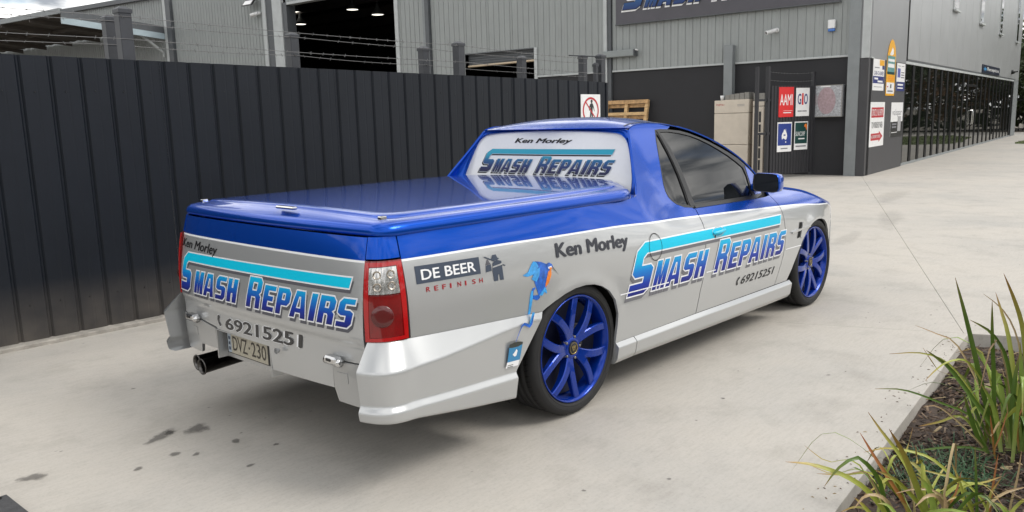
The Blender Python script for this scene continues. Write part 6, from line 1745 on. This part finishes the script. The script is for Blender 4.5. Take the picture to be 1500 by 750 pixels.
T_ = leaf_mat('blade straw', [(0, (.32, .27, .12)), (.4, (.40, .31, .16)), (1, (.36, .24, .13))])
R_d = leaf_mat('blade rust', [(0, (.22, .17, .05)), (.4, (.34, .15, .04)), (1, (.36, .13, .05))])
LM = dict(g=G_, y=Y_, l=Lg, o=O_, t=T_, r=R_d)
def smooth_path(P, n=14):
    Q = catmull(P, 6); d = np.r_[0, np.cumsum(np.linalg.norm(np.diff(Q, axis=0), axis=1))]; t = np.linspace(0, d[-1], n)
    return np.stack([np.interp(t, d, Q[:, k]) for k in range(3)], -1)
def leaf(P, w, m, parent, facing, seed):
    r = random.Random(seed); C = smooth_path(P); n = len(C); V = []; uv = []
    fold = r.uniform(.16, .34); tw = r.uniform(-.5, .5)
    for i, p in enumerate(C):
        t = i/(n-1); d = C[min(i+1, n-1)]-C[max(i-1, 0)]; d /= np.linalg.norm(d)
        s = np.cross(d, facing); s /= max(1e-6, np.linalg.norm(s)); nn_ = np.cross(s, d); a = tw*(t-.3)
        s, nn_ = s*math.cos(a)+nn_*math.sin(a), nn_*math.cos(a)-s*math.sin(a)
        wd = w*.40*(.78+.5*t-.1*math.sin(3*t))*(1-t**3.2)**.9+.0006
        V += [p-s*wd+nn_*wd*fold, p-s*wd*.35+nn_*wd*fold*.1, p, p+s*wd*.35+nn_*wd*fold*.1, p+s*wd+nn_*wd*fold]; uv += [(q, t) for q in (0, .33, .5, .67, 1)]
    F = [(i*5+j, i*5+j+1, (i+1)*5+j+1, (i+1)*5+j) for i in range(n-1) for j in range(4)]
    return link('leaf', mesh_of('leaf', V, F, smooth=True, uv=uv), m, parent)
LEAVES_A = [([(0.941,-2.563,-0.047),(0.91,-2.515,0.13),(0.885,-2.449,0.405),(0.859,-2.406,0.583),(0.832,-2.367,0.736)],0.03,'g'),
    ([(0.902,-2.559,-0.019),(0.874,-2.551,0.117),(0.861,-2.536,0.339),(0.836,-2.526,0.498),(0.816,-2.52,0.653)],0.024,'g'),
    ([(1.145,-2.645,0.091),(1.159,-2.613,0.278),(1.174,-2.581,0.465),(1.166,-2.542,0.591),(1.15,-2.492,0.717)],0.03,'o'),
    ([(1.077,-2.615,-0.082),(1.163,-2.578,0.137),(1.237,-2.519,0.388),(1.288,-2.474,0.492),(1.337,-2.429,0.585)],0.03,'y'),
    ([(1.026,-2.628,-0.058),(1.003,-2.571,0.293),(0.953,-2.541,0.418),(0.884,-2.502,0.502),(0.793,-2.444,0.562)],0.026,'g'),
    ([(0.983,-2.576,-0.035),(0.965,-2.484,0.178),(0.93,-2.372,0.4),(0.894,-2.301,0.448),(0.839,-2.212,0.491)],0.012,'t'),
    ([(0.915,-2.565,0.011),(0.859,-2.498,0.141),(0.775,-2.387,0.328),(0.723,-2.341,0.386),(0.677,-2.307,0.428)],0.028,'g'),
    ([(0.904,-2.492,0.255),(0.831,-2.434,0.364),(0.74,-2.382,0.371),(0.663,-2.354,0.347),(0.593,-2.334,0.315)],0.012,'y'),
    ([(0.817,-2.546,-0.033),(0.777,-2.512,0.042),(0.746,-2.48,0.154),(0.719,-2.46,0.242)],0.026,'g'),
    ([(0.842,-2.546,-0.048),(0.791,-2.485,0.12),(0.678,-2.381,0.199),(0.552,-2.265,0.268),(0.44,-2.176,0.286)],0.012,'g'),
    ([(0.786,-2.534,-0.003),(0.746,-2.508,0.047),(0.668,-2.426,0.155),(0.607,-2.377,0.206),(0.549,-2.344,0.209)],0.01,'t'),
    ([(0.92,-2.528,0.065),(0.908,-2.451,0.197),(0.877,-2.356,0.322),(0.823,-2.255,0.369),(0.739,-2.136,0.364)],0.01,'y'),
    ([(0.962,-2.519,-0.016),(0.959,-2.456,0.101),(0.978,-2.416,0.22),(0.972,-2.37,0.261)],0.022,'g'),
    ([(1.055,-2.636,-0.082),(1.094,-2.624,0.134),(1.108,-2.6,0.288),(1.122,-2.584,0.412)],0.036,'l'),
    ([(0.961,-2.603,-0.059),(0.975,-2.567,0.123),(0.984,-2.541,0.244),(0.975,-2.504,0.336)],0.034,'l'),
    ([(0.943,-2.628,-0.059),(0.951,-2.605,0.107),(0.973,-2.601,0.259),(0.995,-2.604,0.381)],0.032,'g'),
    ([(0.982,-2.643,-0.069),(1.003,-2.661,0.072),(1.036,-2.679,0.259),(1.063,-2.684,0.474)],0.034,'g'),
    ([(1.017,-2.652,-0.072),(1.056,-2.684,0.126),(1.095,-2.734,0.254),(1.142,-2.812,0.305)],0.03,'y'),
    ([(0.88,-2.586,-0.043),(0.864,-2.572,0.061),(0.839,-2.543,0.189),(0.797,-2.503,0.286)],0.024,'l'),
    ([(0.78,-2.58,-0.03),(0.777,-2.569,0.056),(0.772,-2.554,0.155)],0.01,'r'),
    ([(0.783,-2.599,-0.096),(0.777,-2.579,-0.004),(0.794,-2.592,0.057),(0.827,-2.609,0.176)],0.008,'r'),
    ([(0.953,-2.585,-0.081),(1.021,-2.583,-0.019),(1.091,-2.556,0.152),(1.138,-2.519,0.265)],0.012,'t'),
    ([(0.89,-2.651,-0.022),(0.892,-2.637,0.101),(0.914,-2.653,0.192)],0.012,'r'),
    ([(0.816,-2.543,-0.027),(0.785,-2.482,-0.017),(0.731,-2.399,-0.021),(0.653,-2.294,-0.039)],0.014,'g'),
    ([(0.865,-2.518,-0.017),(0.82,-2.438,0.106),(0.744,-2.361,0.085),(0.679,-2.295,0.069)],0.016,'o'),
    ([(1.093,-2.557,-0.082),(1.124,-2.44,0.32),(1.12,-2.382,0.337),(1.111,-2.326,0.316)],0.01,'y'),
    ([(1.218,-2.616,-0.074),(1.305,-2.56,0.299),(1.338,-2.501,0.451),(1.351,-2.442,0.519),(1.351,-2.374,0.568)],0.012,'t')]
LEAVES_B = [([(-0.17,-2.464,-0.056),(-0.188,-2.434,0.042),(-0.23,-2.383,0.129),(-0.286,-2.321,0.189),(-0.369,-2.234,0.237),(-0.442,-2.165,0.254)],0.026,'y'),
    ([(-0.14,-2.475,-0.092),(-0.168,-2.432,0.047),(-0.187,-2.405,0.164),(-0.23,-2.361,0.24),(-0.269,-2.338,0.255),(-0.327,-2.306,0.225),(-0.38,-2.283,0.173)],0.022,'g'),
    ([(-0.035,-2.542,-0.086),(-0.023,-2.515,0.016),(-0.027,-2.462,0.15),(-0.037,-2.418,0.224),(-0.054,-2.367,0.292),(-0.069,-2.317,0.365)],0.02,'y'),
    ([(-0.108,-2.579,-0.068),(-0.119,-2.551,0.058),(-0.14,-2.518,0.155),(-0.164,-2.478,0.271),(-0.197,-2.433,0.367)],0.03,'o'),
    ([(-0.04,-2.509,-0.096),(-0.046,-2.462,0.022),(-0.067,-2.404,0.12),(-0.084,-2.354,0.201),(-0.101,-2.302,0.29)],0.02,'r'),
    ([(0.196,-2.629,-0.028),(0.191,-2.6,0.042),(0.147,-2.523,0.133),(0.112,-2.468,0.174),(0.031,-2.369,0.202),(-0.032,-2.297,0.187)],0.016,'y'),
    ([(-0.118,-2.589,-0.034),(-0.116,-2.574,0.065),(-0.123,-2.554,0.147),(-0.139,-2.534,0.183),(-0.156,-2.52,0.2)],0.03,'l'),
    ([(-0.047,-2.557,-0.076),(-0.057,-2.519,0.036),(-0.079,-2.48,0.094),(-0.113,-2.429,0.152),(-0.156,-2.374,0.184)],0.02,'y'),
    ([(0.03,-2.689,-0.089),(0.046,-2.675,0.033),(0.064,-2.658,0.179),(0.075,-2.647,0.267)],0.014,'g'),
    ([(-0.147,-2.632,-0.032),(-0.139,-2.617,0.083),(-0.139,-2.612,0.125),(-0.139,-2.608,0.157)],0.026,'t'),
    ([(0.06,-2.646,-0.09),(0.08,-2.624,0.043),(0.086,-2.603,0.115),(0.083,-2.572,0.185)],0.014,'y'),
    ([(0.129,-2.716,-0.068),(0.134,-2.675,0.039),(0.107,-2.609,0.11),(0.064,-2.538,0.134),(0.02,-2.467,0.153)],0.012,'y'),
    ([(-0.236,-2.46,-0.029),(-0.268,-2.433,0.04),(-0.313,-2.391,0.114),(-0.345,-2.373,0.147)],0.02,'y'),
    ([(-0.256,-2.445,-0.052),(-0.281,-2.413,0.065),(-0.326,-2.379,0.105),(-0.385,-2.342,0.096)],0.016,'o'),
    ([(-0.241,-2.53,-0.028),(-0.284,-2.467,0.135),(-0.344,-2.418,0.168),(-0.399,-2.393,0.131)],0.02,'t'),
    ([(-0.076,-2.642,-0.059),(-0.114,-2.597,0.11),(-0.17,-2.567,0.148),(-0.235,-2.542,0.123)],0.02,'t'),
    ([(0.043,-2.703,-0.089),(0.013,-2.657,0.066),(-0.033,-2.621,0.105),(-0.078,-2.6,0.097)],0.016,'y'),
    ([(0.168,-2.696,-0.119),(0.189,-2.688,0.007),(0.214,-2.689,0.107),(0.237,-2.692,0.195)],0.01,'r'),
    ([(0.148,-2.749,-0.118),(0.186,-2.753,0.03),(0.218,-2.762,0.128),(0.242,-2.764,0.227)],0.01,'t'),
    ([(0.023,-2.749,-0.063),(0.061,-2.767,0.031),(0.103,-2.797,0.09),(0.147,-2.84,0.112)],0.016,'y'),
    ([(0.006,-2.731,-0.063),(0.012,-2.713,0.033),(0.032,-2.714,0.117),(0.067,-2.737,0.176)],0.012,'o'),
    ([(0.027,-2.685,-0.089),(0.089,-2.696,0.036),(0.157,-2.734,0.083),(0.239,-2.793,0.097)],0.014,'t'),
    ([(-0.269,-2.567,-0.002),(-0.302,-2.52,0.084),(-0.332,-2.482,0.146),(-0.361,-2.458,0.157)],0.024,'l'),
    ([(-0.251,-2.586,-0.003),(-0.28,-2.553,0.086),(-0.3,-2.538,0.139),(-0.328,-2.519,0.176)],0.02,'y'),
    ([(0.055,-2.785,-0.065),(0.064,-2.773,0.019),(0.058,-2.755,0.068),(0.037,-2.725,0.092)],0.03,'l'),
    ([(-0.01,-2.57,-0.087),(0.04,-2.585,0.028),(0.072,-2.597,0.078),(0.103,-2.603,0.149)],0.01,'r'),
    ([(-0.014,-2.648,-0.058),(-0.033,-2.613,0.058),(-0.076,-2.565,0.125),(-0.135,-2.512,0.141),(-0.193,-2.466,0.133)],0.012,'t'),
    ([(-0.123,-2.474,-0.073),(-0.145,-2.441,0.006),(-0.182,-2.374,0.159),(-0.207,-2.351,0.187),(-0.253,-2.314,0.182)],0.008,'t')]

def plant(name, label, base, leaves, fill, seed, hrange, spread):
    t = thing(name, label, 'plant', base); r = random.Random(seed)
    for i, (P, w, c) in enumerate(leaves):
        mid = np.array(P[len(P)//2]); f = np.array(CAM_LOC)-mid; f /= np.linalg.norm(f); f = f+np.array([r.uniform(-.4, .4), r.uniform(-.4, .4), r.uniform(.0, .4)])
        leaf(P, w, LM[c], t, f, seed*100+i)
    for k in range(fill):
        a = r.uniform(0, 6.28); h = r.uniform(*hrange); sp = spread*r.uniform(.4, 1.2); b = np.array(base)+np.array([r.gauss(0, .06), r.gauss(0, .06), 0])
        o = np.array([math.cos(a), math.sin(a), 0])
        P = [b, b+o*sp*.18+np.array([0, 0, h*.45]), b+o*sp*.5+np.array([0, 0, h*.85]), b+o*sp*.85+np.array([0, 0, h*r.uniform(.6, 1.05)]), b+o*sp*1.15+np.array([0, 0, h*r.uniform(.25, 1.05)])]
        c = r.choice('gggylgyotlg') if seed == 1 else r.choice('yyylglyotg')
        leaf(P, r.uniform(.010, .026) if c in 'gylo' else r.uniform(.006, .014), LM[c], t, np.array([math.cos(a)*.6+r.uniform(-.3, .3), math.sin(a)*.6, .6]), seed*1000+k)
    return t
plant('strap_leaf_plant', 'tall green strap leaf plant with upright blades at the right edge of the garden bed', (1.02, -2.62, mz), LEAVES_A, 26, 1, (.22, .55), .38)
plant('strap_leaf_plant', 'yellowing strap leaf plant with drooping blades hanging over the kerb at the bottom', (-.06, -2.52, mz), LEAVES_B, 26, 2, (.14, .34), .36)
# low bluish ground grass tuft between the two plants
GT = ramp_mat('tuft green', [(0, (.03, .06, .02)), (.6, (.030, .085, .035)), (1, (.06, .12, .05))], rough=.5, coat=.05)
mb = MB(); uvs = []
for k in range(420):
    c = np.array([.52, -2.44, mz])+np.array([r3.gauss(0, .17), r3.gauss(0, .10), 0]); a = r3.uniform(0, 6.28); l = r3.uniform(.06, .16); o = np.array([math.cos(a), math.sin(a), 0]); s = np.array([-o[1], o[0], 0])*.0022
    p1 = c+o*l*.5+np.array([0, 0, l*.45]); p2 = c+o*l+np.array([0, 0, l*r3.uniform(.1, .5)])
    mb.add([c-s, c+s, p1+s, p1-s, p2], [(0, 1, 2, 3), (3, 2, 4)]); uvs += [(0, 0), (1, 0), (1, .5), (0, .5), (.5, 1)]
me = mb.mesh('ground_grass'); l_ = me.uv_layers.new(name='UVMap')
for lp in me.loops: l_.data[lp.index].uv = uvs[lp.vertex_index]
tag(link('ground_grass', me, GT), 'low bluish green grass tuft on the mulch between the two strap leaf plants', 'grass', kind='stuff')
